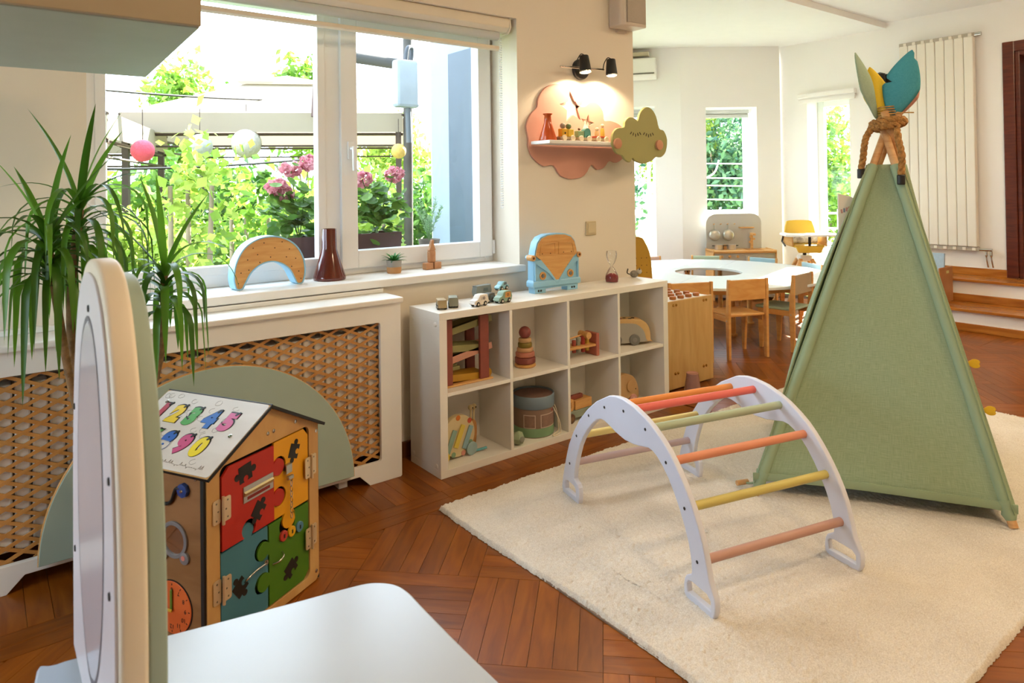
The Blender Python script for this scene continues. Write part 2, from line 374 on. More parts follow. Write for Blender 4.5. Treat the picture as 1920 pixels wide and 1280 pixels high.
# --- window 1 (garden)
w1 = struct(thing('window_1', 'wide white two-pane window looking onto the garden', 'window', (1.37, 3.30, .885)))
def wp(nm, x0, x1, y0, y1, z0, z1, m=PVC, par=w1, bev=.004): return obj(nm, B().box(x0-1.37, x1-1.37, y0-3.3, y1-3.3, z0-.885, z1-.885), m, par, 0, bev)
wp('sill_board', .30, 2.425, 3.015, 3.37, .847, .885, WHITE, bev=.006)
fr = obj('window_frame', B().box(.33-1.37, .39-1.37, 0, .07, 0, 1.38).box(2.345-1.37, 2.405-1.37, 0, .07, 0, 1.38).box(.39-1.37, 2.345-1.37, 0, .07, 0, .06).box(.39-1.37, 2.345-1.37, 0, .07, 1.32, 1.38).box(1.372-1.37, 1.46-1.37, .0, .07, .06, 1.32), PVC, w1, 0, .004)
def ring(nm, x0, x1, z0, z1, wd, y0, y1, par=w1):
    b = B()
    for q in ((x0, x0+wd, z0, z1), (x1-wd, x1, z0, z1), (x0+wd, x1-wd, z0, z0+wd), (x0+wd, x1-wd, z1-wd, z1)): b.box(q[0]-1.37, q[1]-1.37, y0-3.3, y1-3.3, q[2]-.885, q[3]-.885)
    return obj(nm, b, PVC, par, 0, .004)
ring('glazing_bead', .385, 1.376, .94, 2.225, .04, 3.293, 3.35)
sash = ring('sash', 1.452, 2.385, .917, 2.235, .088, 3.277, 3.35)
wp('pane', .42, 1.34, 3.322, 3.327, .975, 2.19, GLASS, bev=0); wp('pane', 1.54, 2.297, 3.318, 3.323, 1.0, 2.15, GLASS, sash, bev=0)
hd = B().box(-.016, .016, -.012, 0, -.055, .035); hd.tube([(0, -.012, 0), (0, -.045, 0)], .009, 10).tube([(0, -.043, .008), (0, -.047, -.03), (0, -.047, -.115)], [.010, .011, .009], 10)
obj('window_handle', hd, PVC, w1, 50, .002, T=Tr(1.50-1.37, 3.277-3.3, 1.525-.885))
wp('hinge', 2.383, 2.40, 3.27, 3.30, .93, 1.01, PVC, bev=.003)
# roller blind
bl = thing('roller_blind', 'cream roller blind almost fully rolled up above the garden window', 'blind', (1.37, 3.12, 2.2))
CR = mat('#e3d8c3', .5, var=.02)
obj('cassette', B().prism([(-.045, .065), (.04, .065), (.04, -.01), (-.02, -.012), (-.05, .01), (-.052, .05)], -1.02, 1.0, 'yz'), CR, bl, 30, .004)
obj('end_cap', B().prism([(-.047, .067), (.04, .067), (.04, -.02), (-.03, -.02), (-.056, .01)], 1.0, 1.012, 'yz'), CR, bl, 30, .003)
obj('fabric_roll', B().tube([(-.995, .008, -.030), (.955, .008, -.030)], .027, 16), weave('#d9dadb', '#e3e4e4', 700, .3), bl, 60)
for x in (-.9, 0, .9): obj('lift_cord', B().tube([(x, .008, -.05), (x, .008, -.095)], .0015, 5), PVC, bl, 60)
obj('bottom_rail', B().prism([(-.004, -.088), (.020, -.088), (.022, -.108), (.008, -.117), (-.006, -.108)], -1.0, .962, 'yz'), CR, bl, 30, .003)
ch = B()
for x in (.975, .987):
    for i in range(72): ch.ball((x, .012+.002*(x > .98), -.04-.0135*i), .0042, 6, 4)
o = obj('bead_chain', ch, PVC, bl, 60); o['kind'] = 'stuff'
# --- windows of the bay
def bay_window(name, label, P, Q, th, s0, s1, z0, z1, fw=.05, sill=True):
    P = Vector((*P, 0)); Q = Vector((*Q, 0)); a = math.atan2(Q.y-P.y, Q.x-P.x); d = (Q-P).normalized(); n = Vector((-d.y, d.x, 0))
    c = P + d*(s0+s1)/2 + n*(th-.07)
    t = struct(thing(name, label, 'window', (c.x, c.y, z0), a)); hw = (s1-s0)/2; h = z1-z0; b = B()
    for q in ((-hw, -hw+fw, 0, h), (hw-fw, hw, 0, h), (-hw+fw, hw-fw, 0, fw), (-hw+fw, hw-fw, h-fw, h)): b.box(q[0], q[1], 0, .06, q[2], q[3])
    obj('window_frame', b, PVC, t, 0, .004); obj('pane', B().box(-hw+fw-.005, hw-fw+.005, .028, .032, fw-.005, h-fw+.005), GLASS, t, 0)
    return t
w2 = bay_window('window_2', 'tall narrow white window beside the high chair', (7.6, 4.6), (7.6, -2.3), .3, .365, .855, .3, 2.26, .075)
w3 = bay_window('window_3', 'narrow white window above the play kitchen', (6.585, 5.238), (7.53, 4.53), .36, .295, .90, .93, 2.21, .055)
w4 = bay_window('window_4', 'narrow window partly hidden behind the wall with the cloud shelf', (5.9, 6.18), (6.585, 5.238), .3, .34, .86, .45, 2.24)
w5 = bay_window('window_added', 'unseen window added in the back wall to brighten the bay', (3.36, 5.1), (5.9, 6.18), .3, .2, 2.4, .5, 2.5)  # out of sight, added to let more daylight into the bay
w6 = bay_window('window_6', 'window in the left wall outside the view', (-1.7, -2.3), (-1.7, 3.05), .2, 3.35, 5.15, .75, 1.66, .06)
GREYB = mat('#b9bdb9', .5)
def blind(name, label, par, hw, z, y, m, h=.075):
    t = thing(name, label, 'blind'); t.matrix_world = Tr(*par.location) @ Rz(par.rotation_euler.z) @ Tr(0, y, z)
    obj('cassette', B().box(-hw, hw, -.03, .03, -h*.55, 0), m, t, 0, .006); obj('bottom_rail', B().box(-hw+.005, hw-.005, -.012, .012, -h-.02, -h*.72), m, t, 0, .004)
    obj('blind_fabric', B().box(-hw+.01, hw-.01, .0, .003, -h*.75, -h*.5), m, t, 0)
    return t
blind('roller_blind', 'grey rolled-up blind at the top of the window above the play kitchen', w3, .27, 1.265, -.1, GREYB)
blind('roller_blind', 'white blind cassette above the tall window by the high chair', w2, .33, 2.03, -.26, WALLW, .09)
blind('roller_blind', 'grey blind end just showing beside the cloud shelf wall', w4, .22, 1.77, -.1, GREYB)
# --- door on the right
d1 = struct(thing('door_1', 'dark mahogany door frame and door at the right edge', 'door', (7.6, 1.725, .404)))
b = B()
for y0, y1, z0, z1 in ((.475, .57, 0, 2.19), (-.57, -.475, 0, 2.19), (-.475, .475, 2.096, 2.19)): b.box(-.03, .02, y0, y1, z0, z1)
obj('door_casing', b, DARKW, d1, 0, .006)
b = B()
for y0, y1, z0, z1 in ((.44, .475, 0, 2.096), (-.475, -.44, 0, 2.096), (-.44, .44, 2.06, 2.096)): b.box(-.01, .28, y0, y1, z0, z1)
obj('door_jamb', b, DARKW, d1, 0, .004)
obj('door_leaf', B().box(.2, .24, -.44, .44, .005, 2.06), wood('#2c0f08', '#431a0e', .35, (2, 2, 14), 3), d1, 0)
# ================================================================== radiator cover
rc = thing('radiator_cover', 'white radiator cover with wooden lattice panel under the garden window', 'radiator cover', (.52, 2.95, 0))
def rb(nm, x0, x1, y0, y1, z0, z1, m=WHITE, bev=.003): return obj(nm, B().box(x0-.52, x1-.52, y0-2.95, y1-2.95, z0, z1), m, rc, 0, bev)
RX0, RX1, YF = -.62, 1.545, 2.85
out = [(RX0, 0), (RX0+.16, 0), (RX0+.21, .05), (-.22, .05), (-.17, 0), (.075, 0), (.125, .05), (1.335, .05), (1.385, 0), (RX1-.006, 0), (RX1, .006), (RX1, .797), (RX0, .797)]
me = plate([[(x-.52, z) for x, z in out], [(x-.52, z) for x, z in rrect(-.5, 1.442, .094, .716, .012)]], .02, .002)
link('frame_panel', me, WHITE, rc, 30, T=Tr(0, YF+.01-2.95, 0) @ XZ)
rb('side_panel', RX1-.018, RX1, 2.87, 3.03, 0, .797); rb('side_panel', RX0, RX0+.018, 2.87, 3.03, 0, .797)
rb('top_board', RX0-.01, RX1+.008, 2.832, 3.05, .797, .822, bev=.006)
rb('top_strip', RX0, RX1+.002, 3.02, 3.05, .822, .842, bev=.004)
LAT = wood('#b57d3e', '#c89351', .55, (3, 3, 3), 3)
def lattice(sgn, yo):
    tx, tz = .0987, .0440; ang = math.atan2(tz, tx)*sgn; x = -.5-1.5
    while x < 1.442+1.5:
        # strip through (x, .40) with slope; clip to opening
        sl = math.tan(ang); p = []
        for zz in (.088, .722):
            p.append((x+(zz-.405)/sl, zz))
        (xa, za), (xb, zb) = sorted(p)
        if xb > -.5 and xa < 1.442:
            if xa < -.505: za += (-.505-xa)*sl; xa = -.505
            if xb > 1.447: zb -= (xb-1.447)*sl; xb = 1.447
            if xb-xa > .03:
                Ln = math.hypot(xb-xa, zb-za)
                obj('lattice_strip', B().box(-Ln/2, Ln/2, -.0025, .0025, -.0058, .0058), LAT, rc, 0, T=Tr((xa+xb)/2-.52, 2.876+yo-2.95, (za+zb)/2) @ Ry(-ang))
        x += tx
lattice(1, 0); lattice(-1, .0015)
rd = thing('radiator', 'grey ribbed radiator glimpsed through the wooden lattice', 'radiator', (.5, 2.925, .12))
b = B()
for i in range(40): b.box(-1.0+i*.05, -1.0+i*.05+.044, -.035, .035, 0, .56)
obj('rib_panel', b, mat('#e6e1da', .6), rd, 0, .006)['kind'] = 'stuff'
obj('header_pipe', B().tube([(-1, 0, .5), (1, 0, .5)], .015), mat('#e6e1da', .6), rd)
for x in (-.8, .76): obj('foot_bracket', B().box(x, x+.04, -.02, .06, -.12, .02), mat('#e6e1da', .6), rd, 0)
# sage half disc leaning on it
hd = thing('half_disc_board', 'large sage green half-disc board standing against the radiator lattice', 'board', (.727, 2.828, .075))
link('disc', plate([arc(0, 0, .567, 0, pi, 48)], .022, .003), SAGE, hd, 30, T=XZ)
link('edge_strip', plate([arc(0, 0, .569, 0, pi, 48)+arc(0, 0, .563, pi, 0, 48)], .018, .001), BEECHX, hd, 30, T=XZ)
for x in (-.4, .4): obj('hook_plate', B().box(x-.03, x+.03, .011, .024, .02, .05), STEEL, hd, 0, .002)
# ================================================================== cube shelf
SX, SY, SW, SD, SH = 1.66, 2.70, 1.586, .275, .75
sh = thing('cube_shelf', 'white eight-compartment cube shelf against the wall', 'shelf', (SX+SW/2, SY+SD/2, 0))
SHW = mat('#e9e3d8', .4, var=.015)
def sb(nm, x0, x1, y0, y1, z0, z1, m=SHW, bev=.0015): return obj(nm, B().box(x0-SW/2, x1-SW/2, y0-SD/2, y1-SD/2, z0, z1), m, sh, 0, bev)
tt, cc, ss = .041, .3618, .0173
sb('top_panel', 0, SW, 0, SD, SH-.0335, SH); sb('bottom_panel', 0, SW, 0, SD, 0, .035)
sb('side_panel', 0, tt, 0, SD, .035, SH-.0335); sb('side_panel', SW-tt, SW, 0, SD, .035, SH-.0335)
for i in range(3): sb('divider', tt+cc*(i+1)+ss*i, tt+(cc+ss)*(i+1), .001, SD-.004, .035, SH-.0335)
for i in range(4): sb('shelf_board', tt+(cc+ss)*i, tt+(cc+ss)*i+cc, .001, SD-.004, .365, .382)
sb('back_panel', tt, SW-tt, SD-.004, SD, .035, SH-.0335)
for y in (.035, SD-.03):
    for z in (.05, SH-.055): obj('cover_cap', B().lathe([(.011, 0), (.011, .002), (.009, .003), (0, .003)], 14, T=Tr(-SW/2, y-SD/2, z) @ Ry(-pi/2)), SHW, sh)
# ================================================================== rug
def rug():
    nx, ny = 460, 270; x = np.linspace(1.50, 4.54, nx); y = np.linspace(.72, 2.455, ny); X, Y = np.meshgrid(x, y)
    rng = np.random.RandomState(3); Z = .013+rng.rand(ny, nx)*.006
    lo = rng.rand(ny//18+2, nx//18+2); 
    gy = np.linspace(0, lo.shape[0]-1.001, ny); gx = np.linspace(0, lo.shape[1]-1.001, nx); iy = gy.astype(int); ix = gx.astype(int); fy = (gy-iy)[:, None]; fx = (gx-ix)[None]
    Z += .005*((lo[iy][:, ix]*(1-fx)+lo[iy][:, ix+1]*fx)*(1-fy)+(lo[iy+1][:, ix]*(1-fx)+lo[iy+1][:, ix+1]*fx)*fy)
    X = X+(rng.rand(ny, nx)-.5)*.006; Y = Y+(rng.rand(ny, nx)-.5)*.006
    X += .008*np.sin(Y*5)*(X < 1.7); 
    e = np.zeros((ny, nx)); e[0] = e[-1] = 1; e[:, 0] = e[:, -1] = 1; Z = np.where(e > 0, .002, Z)
    vs = np.stack([X, Y, Z], -1).reshape(-1, 3)
    i = np.arange(ny-1)[:, None]*nx+np.arange(nx-1)[None]; fs = np.stack([i, i+1, i+nx+1, i+nx], -1).reshape(-1, 4)
    me = bpy.data.meshes.new('rug_pile'); me.from_pydata((vs-[3.02, 1.59, 0]).tolist(), [], fs.tolist()); return me
m, nt, p, L = base('rug_wool'); N = nt.nodes.new
p.inputs['Roughness'].default_value = 1; p.inputs['Specular IOR Level'].default_value = .05; p.inputs['Sheen Weight'].default_value = .3
tc = N('ShaderNodeTexCoord'); n1 = N('ShaderNodeTexNoise'); n1.inputs['Scale'].default_value = 260; n1.inputs['Detail'].default_value = 2
n2 = N('ShaderNodeTexNoise'); n2.inputs['Scale'].default_value = 2.2; n2.inputs['Detail'].default_value = 4
for n_ in (n1, n2): L.new(tc.outputs['Object'], n_.inputs['Vector'])
mx = N('ShaderNodeMath'); mx.operation = 'MULTIPLY_ADD'; mx.inputs[1].default_value = .55; L.new(n1.outputs['Fac'], mx.inputs[0])
h2_ = N('ShaderNodeMath'); h2_.operation = 'MULTIPLY'; h2_.inputs[1].default_value = .45; L.new(n2.outputs['Fac'], h2_.inputs[0]); L.new(h2_.outputs[0], mx.inputs[2])
r = N('ShaderNodeValToRGB'); e = r.color_ramp.elements; e[0].position = .3; e[1].position = .62; e[0].color = lin('#b9ab99'); e[1].color = lin('#e0d8cb')
L.new(mx.outputs[0], r.inputs['Fac']); L.new(r.outputs['Color'], p.inputs['Base Color'])
RUG = m
rg = thing('rug', 'thick cream wool rug under the climbing arch and tent', 'rug', (3.02, 1.59, 0))
o = link('pile', rug(), RUG, rg, 180); o['kind'] = 'stuff'
obj('backing', B().box(-1.515, 1.515, -.862, .862, .0003, .006), mat('#8c7562', .9, bump=.4, bsc=200), rg, 0)
RZ = .016
# ================================================================== climbing arch
OUT = [(-.127, 0), (-.137, .021), (-.125, .073), (-.097, .155), (-.07, .221), (-.028, .287), (.026, .355), (.092, .415), (.164, .467), (.257, .514), (.305, .525), (.351, .528), (.424, .521), (.493, .503), (.539, .485), (.59, .458), (.626, .434), (.656, .408), (.685, .378), (.707, .352), (.729, .323), (.749, .294), (.772, .254), (.793, .207), (.806, .165), (.814, .134), (.821, .108), (.834, .083), (.845, .066), (.848, .044), (.845, .02), (.835, 0), (.714, 0), (.699, .01), (.697, .036), (.701, .057), (.71, .072), (.735, .088), (.738, .099), (.736, .132), (.724, .178), (.706, .22), (.681, .265), (.655, .304), (.624, .342), (.594, .37), (.563, .391), (.537, .402), (.511, .404), (.477, .396), (.42, .385), (.362, .382), (.301, .390), (.254, .402), (.221, .408), (.196, .407), (.162, .394), (.127, .366), (.09, .332), (.052, .288), (.023, .244), (.003, .2), (-.013, .157), (-.024, .116), (-.027, .094), (-.017, .086), (.002, .081), (.013, .069), (.014, .029), (.008, 0)]
HO1 = [(-.108, .046), (-.100, .058), (-.084, .064), (-.03, .062), (-.018, .052), (-.012, .022), (-.108, .022)]
HO2 = [(.716, .022), (.712, .048), (.724, .060), (.74, .064), (.81, .062), (.825, .05), (.826, .022)]
SCR = [(-.062, .144), (0, .279), (.103, .393), (.225, .461), (.359, .486), (.496, .463), (.613, .391), (.708, .28), (.767, .14)]
n2v = Vector((.9696, -.2445, 0)); dv = Vector((-.2445, -.9696, 0)); ac = Vector((1.951, 2.111, 0))+dv*.355+n2v*.315
ar = thing('climbing_arch', 'white climbing arch with pastel rungs on the cream rug', 'climbing arch', (ac.x, ac.y, RZ), math.atan2(-.2445, .9696))
AW = mat('#d9dae6', .45, var=.015)
sh2 = lambda l: [(a-.355, c) for a, c in l]
pm = plate([sh2(OUT), sh2(HO1), sh2(HO2)], .022, .004)
for x in (-.304, .306):
    o = link('side_panel', pm.copy(), AW, ar, 30, T=Tr(x, 0, 0) @ YZ)
    for s_, z_ in SCR: obj('screw', B().lathe([(.0055, 0), (.0055, .001), (.0035, .0015), (.0025, 0), (0, 0)], 10, T=Tr((-.0112 if x < 0 else .0112)+x, -(s_-.355), z_) @ Ry(-pi/2 if x < 0 else pi/2)), mat('#4c4844', .5, .6), o)
RC = ['#b9a3a6', '#e6d48c', '#d8c98a', '#e08a3c', '#e0685c', '#a9b79a', '#dd8f6c', '#c9b964', '#bb8f80']
for (s_, z_), c_ in zip(SCR, RC): obj('rung', B().cyl((-.296, -(s_-.355), z_), (.298, -(s_-.355), z_), .0145, n=20), mat(c_, .45, var=.03), ar)
# ================================================================== play tent
TA, TC = Vector((2.585, 1.70, 0)), Vector((3.085, .93, 0)); tp = Vector((.905, .425, 0))
TB, TD = TA+tp*.95, TC+tp*.95; tcn = (TA+TC+TB+TD)/4
tn = thing('play_tent', 'tall sage green fabric play tent with wooden poles on the rug', 'tent', (tcn.x, tcn.y, RZ))
TF = weave('#92a684', '#abbc9c', 330, .12)
ZC = 1.55; APX = Vector((.035, -.066, ZC))
feet = [q-tcn for q in (TA, TC, TD, TB)]
offs = [Vector((.012, .012, 0)), Vector((-.012, .014, 0)), Vector((-.014, -.012, 0)), Vector((.014, -.012, 0))]
POLE = wood('#c8935c', '#dcae78', .5, (4, 4, 20), 3)
def pole_pt(i, z): f = feet[i]; a = APX+offs[i]; return f+(a-f)*(z/ZC)
for i in range(4): obj('pole', B().tube([pole_pt(i, .0), pole_pt(i, ZC+.075)], .0165, 14), POLE, tn, 50)
def sheet(name, fn, nu=28, nv=40, th=.0016, m=TF, par=tn, uvs=(1, 1.5)):
    vs, uv = [], []
    for j in range(nv+1):
        for i in range(nu+1): vs.append(tuple(fn(i/nu, j/nv))); uv.append((i/nu*uvs[0], j/nv*uvs[1]))
    fs = [(j*(nu+1)+i, j*(nu+1)+i+1, (j+1)*(nu+1)+i+1, (j+1)*(nu+1)+i) for j in range(nv) for i in range(nu)]
    me = bpy.data.meshes.new(name); me.from_pydata(vs, [], fs); l = me.uv_layers.new(name='UVMap')
    for lp in me.loops: l.data[lp.index].uv = uv[lp.vertex_index]
    o = link(name, me, m, par, 180); md = o.modifiers.new('thickness', 'SOLIDIFY'); md.thickness = th; md.offset = 0
    return o
ZT, ZB = 1.385, .055
def side(i0, i1, push, seed, spread=.028):
    r = random.Random(seed); ph = r.random()*6
    def fn(u, v):
        z = ZB+(ZT-ZB)*v; a, c = pole_pt(i0, z), pole_pt(i1, z); d = (c-a); e = d.normalized(); nrm = Vector((e.y, -e.x, 0))
        a = a-e*spread; c = c+e*spread; p = a+(c-a)*u
        k = 4*u*(1-u); p += nrm*(push*k*(.6+.4*math.sin(pi*v))+.004*math.sin(9*u+5*v+ph)*k+.016*(1-min(1, k*3)))
        p.z = z-(.018*k*(1-v)*0)+.012*math.sin(3*u+ph)*(1-v)*.3
        if v == 0: p.z -= .0
        return p
    return fn
sheet('front_fabric', side(0, 1, -.022, 1), 36, 50)
sheet('side_fabric', side(1, 2, -.015, 2)); sheet('back_fabric', side(2, 3, -.015, 3))
def curtain(u0, u1, bulge):
    g = side(3, 0, 0, 4)
    def fn(u, v):
        p = g(u0+(u1-u0)*u, v); d = (feet[0]-feet[3]).normalized(); nrm = Vector((-d.y, d.x, 0))
        return p-nrm*(bulge*math.sin(pi*min(1, (1-v)*1.15))**.7*(.4+.6*math.sin(pi*u))+.008*math.sin(u*26)*(1-v*.6))
    return fn
sheet('door_curtain', curtain(.5, 1.0, .06), 24, 40); sheet('door_curtain', curtain(0, .5, .05), 24, 40)
# sleeve seams down the front poles and the hem
for i in (0, 1):
    e_ = (feet[1]-feet[0]).normalized(); n_ = Vector((e_.y, -e_.x, 0))
    obj('pole_sleeve', B().tube([pole_pt(i, ZB+.01)+n_*.002, pole_pt(i, ZT-.004)+n_*.002], .0235, 12), TF, tn, 60)
obj('hem', B().tube([Vector(side(0, 1, -.022, 1)(u/30, .0))+Vector((0, 0, .018)) for u in range(31)], .006, 6, flat=3), TF, tn, 60)
# gathered ends and tied toggles at the feet
for i in range(4): obj('foot_tie', B().tube([pole_pt(i, .025), pole_pt(i, .045), pole_pt(i, .06), pole_pt(i, .09)], [.018, .027, .022, .03], 12), TF, tn, 60)
obj('toggle', B().tube([feet[0]+Vector((.03, .055, .03)), feet[0]+Vector((-.02, .075, .03))], .011, 10), POLE, tn, 60)
obj('toggle_cord', B().tube(curve3([pole_pt(0, .05), feet[0]+Vector((.02, .04, .03)), feet[0]+Vector((.01, .062, .03))]), .005, 6), TF, tn, 60)
# rope around the crossing
ROPE = mat('#a9793f', .9, var=.35, sc=70, bump=.9, bsc=160)
def twist(path, r, n=3, tw=16):
    P = curve3(path, 10); b = B()
    for s_ in range(n):
        q = []
        for i, p in enumerate(P):
            d = (P[min(i+1, len(P)-1)]-P[max(i-1, 0)]).normalized(); a = d.cross(Vector((.3, .2, 1))).normalized(); c_ = d.cross(a); t = 2*pi*s_/n+i*tw/len(P)
            q.append(p+(a*math.cos(t)+c_*math.sin(t))*r*.55)
        b.tube(q, r*.62, 7)
    return b
fv = Vector((-.88, -.47, 0)); rv = Vector((.47, -.88, 0)); AO = Vector((APX.x, APX.y, 0))        # towards and across the camera side
coil = [AO+Vector((math.cos(t)*.062, math.sin(t)*.062, ZC-.02+.03*math.sin(t*.5)+.006*t)) for t in np.linspace(0, 4.2*pi, 26)]
obj('rope_coil', twist(coil, .017, 3, 60), ROPE, tn, 60)
obj('rope_end', twist([fv*.03-rv*.07+AO+Vector((0, 0, ZC-.0)), fv*.05-rv*.095+AO+Vector((0, 0, ZC-.05)), fv*.06-rv*.105+AO+Vector((0, 0, ZC-.12)), fv*.065-rv*.115+AO+Vector((0, 0, ZC-.185))], .0135, 3, 18), ROPE, tn, 60)
obj('rope_end', twist([fv*.06+rv*.03+AO+Vector((0, 0, ZC-.0)), fv*.085+rv*.035+AO+Vector((0, 0, ZC-.06)), fv*.10+rv*.045+AO+Vector((0, 0, ZC-.13)), fv*.11+rv*.04+AO+Vector((0, 0, ZC-.215))], .0135, 3, 20), ROPE, tn, 60)
for q, z in ((fv*.065-rv*.116, ZC-.205), (fv*.112+rv*.039, ZC-.235)): obj('rope_cap', B().cyl(AO+q+Vector((0, 0, z-.022)), AO+q+Vector((0, 0, z+.022)), .0165, n=12), BLACK, tn, 40, .004)
obj('twine_wrap', B().tube([AO+Vector((math.cos(t)*.040, math.sin(t)*.040, ZC+.035+.0035*t/2)) for t in np.linspace(0, 12*pi, 90)], .0035, 5), mat('#b48a4e', .9, var=.3, sc=60), tn, 60)
obj('twine_wrap', B().tube(curve3([fv*.04+AO+Vector((0, 0, ZC+.06)), fv*.05+rv*.05+AO+Vector((0, 0, ZC+.065)), fv*.05+rv*.10+AO+Vector((0, 0, ZC+.063))]), .003, 5), mat('#b48a4e', .9, var=.3, sc=60), tn, 60)
# feather shapes on the pole tops
def feather(base_, tip, wid, nvec, m, bend=.03, notch=()):
    base_, tip = Vector(base_), Vector(tip); ax_ = (tip-base_); Ln = ax_.length; ax_.normalize(); nvec = Vector(nvec); sd_ = ax_.cross(nvec).normalized(); fwd = sd_.cross(ax_)
    prof = lambda t: wid*(math.sin(pi*min(1, t**.75))**.8)*(.35+.65*min(1, t*2.2)) if t < 1 else .0
    vs, uv = [], []; nu, nv = 10, 26
    for j in range(nv+1):
        t = j/nv
        for i in range(nu+1):
            s_ = i/nu*2-1; hw = prof(t)+.012*(1-t)
            for (tt_, sg, dp) in notch:
                if s_*sg > 0 and abs(t-tt_) < .05: hw *= 1-dp*(1-abs(t-tt_)/.05)
            vs.append(base_+ax_*Ln*t+sd_*s_*hw+fwd*(bend*math.sin(pi*t)-.35*hw*s_*s_)); uv.append((s_*.2, t))
    fs = [(j*(nu+1)+i, j*(nu+1)+i+1, (j+1)*(nu+1)+i+1, (j+1)*(nu+1)+i) for j in range(nv) for i in range(nu)]
    me = bpy.data.meshes.new('feather'); me.from_pydata([tuple(v) for v in vs], [], fs); l = me.uv_layers.new(name='UVMap')
    for lp in me.loops: l.data[lp.index].uv = uv[lp.vertex_index]
    o = link('feather', me, m, tn, 180); md = o.modifiers.new('thickness', 'SOLIDIFY'); md.thickness = .006; md.offset = 0
    return o
Z_ = lambda z: Vector((0, 0, z))+AO
feather(-rv*.04+Z_(ZC+.05), -rv*.13+fv*.02+Z_(ZC+.355), .055, fv*.5+rv*.86, weave('#8fa38d', '#a3b49c', 300), .02)['label'] = 'sage feather-shaped fabric topper'
feather(-rv*.022+Z_(ZC+.05), -rv*.068-fv*.03+Z_(ZC+.29), .05, fv*.95+rv*.1, weave('#d9b327', '#e6c64a', 300), .02, ((.5, 1, .55), (.75, -1, .4)))['label'] = 'yellow feather-shaped fabric topper'
feather(rv*.03-fv*.03+Z_(ZC+.05), rv*.125-fv*.07+Z_(ZC+.27), .06, fv*.8-rv*.6, weave('#d99a86', '#e6b09c', 300), .02)['label'] = 'pink feather-shaped fabric topper'
feather(rv*.016+fv*.015+Z_(ZC+.05), rv*.10+fv*.03+Z_(ZC+.345), .070, fv*.95-rv*.2, weave('#3a8796', '#559fac', 300), .03, ((.5, -1, .5), (.9, 1, .5)))['label'] = 'teal feather-shaped fabric topper'
# pocket label on the left side, yellow ties on the right
q = pole_pt(0, 1.22)
o = obj('fabric_pocket', B().prism([(-.01, -.16), (.05, -.14), (.085, .02), (.04, .045), (-.01, .055)], -.004, .004, 'xz', T=Tr(q.x-.045, q.y+.07, q.z-.02) @ Rz(-.6)), weave('#d9d2c6', '#e6e0d5', 300), tn, 40); o['label'] = 'white fabric pocket with faded letters'
for i, (dx, dz, c_) in enumerate(((.004, .0, '#c98f8a'), (.016, .004, '#8a93ad'), (.028, .008, '#c98f8a'), (.04, .012, '#c99a7a'), (.03, -.03, '#4f9aa0'), (.042, -.026, '#4f9aa0'))):
    obj('faded_print', B().box(-.004, .004, -.0006, .0006, -.009, .009, T=Tr(q.x-.045, q.y+.07, q.z-.045) @ Rz(-.6) @ Tr(dx, -.0046, dz) @ Ry(.15*(i % 3-1))), mat(c_, .8), tn, 0)
YEL = mat('#e3b81c', .7, sheen=.3)
for z in (.40, .57):
    q = pole_pt(1, z)+rv*.03
    b = B()
    for k_ in (-1, 1): b.tube(curve3([q, q+rv*.018+Vector((0, 0, .012*k_)), q+rv*.034+Vector((0, 0, .008*k_)), q+rv*.02+Vector((0, 0, -.004*k_)), q]), .003, 6, flat=2.2)
    obj('ribbon_tie', b, YEL, tn, 60)
# ================================================================== activity house
def tabbed(pts):
    # pts: list of (x, z, [(t, r, sign)...]) for the edge leaving that corner
    out = []
    for i, (x, z, tabs) in enumerate(pts):
        p = Vector((x, z)); q = Vector(pts[(i+1) % len(pts)][:2]); d = (q-p).normalized(); n = Vector((-d.y, d.x)); out.append((x, z))
        for t, r, sg in tabs:
            bse = p+(q-p)*t; c = bse+n*sg*r*.75; a0 = math.atan2(*( (bse-d*r*.62)-c).yx)
            a1 = math.atan2(*((bse+d*r*.62)-c).yx)
            if sg < 0:
                while a1 < a0: a1 += 2*pi
            else:
                while a1 > a0: a1 -= 2*pi
            out += [(c.x+r*math.cos(a0+(a1-a0)*k/12), c.y+r*math.sin(a0+(a1-a0)*k/12)) for k in range(13)]
    return out
ho = thing('activity_house', 'wooden busy-board house with puzzle doors and number roof beside the white table', 'activity house', (.713, 2.178, 0), math.atan2(.479, .878))
HP = wood('#b98a4e', '#cda467', .5, (6, 6, 2), 1.8); HS = wood('#7d5228', '#93653a', .5, (6, 3, 12), 1.8)
front = [(-.236, .02), (-.22, .004), (.22, .004), (.236, .02), (.236, .535), (0, .651), (-.236, .535)]
link('front_panel', plate([front, rrect(-.19, .19, .032, .535, .022)], .012, .0008), HP, ho, 30, T=Tr(0, .006, 0) @ XZ)
obj('dark_edge', B().box(-.244, -.236, .004, .016, .004, .53), BLACK, ho, 0); obj('dark_edge', B().box(.236, .241, .004, .016, .004, .53), BLACK, ho, 0)
link('back_panel', plate([front], .012), HP, ho, 30, T=Tr(0, .394, 0) @ XZ)
obj('side_wall', B().box(-.241, -.232, .014, .388, .004, .53), HS, ho, 0); obj('side_wall', B().box(.232, .24, .014, .388, .004, .53), HP, ho, 0)
obj('floor_panel', B().box(-.231, .231, .014, .388, .004, .014), HP, ho, 0)
obj('dark_backing', B().box(-.2, .2, .02, .024, .02, .545), BLACK, ho, 0)
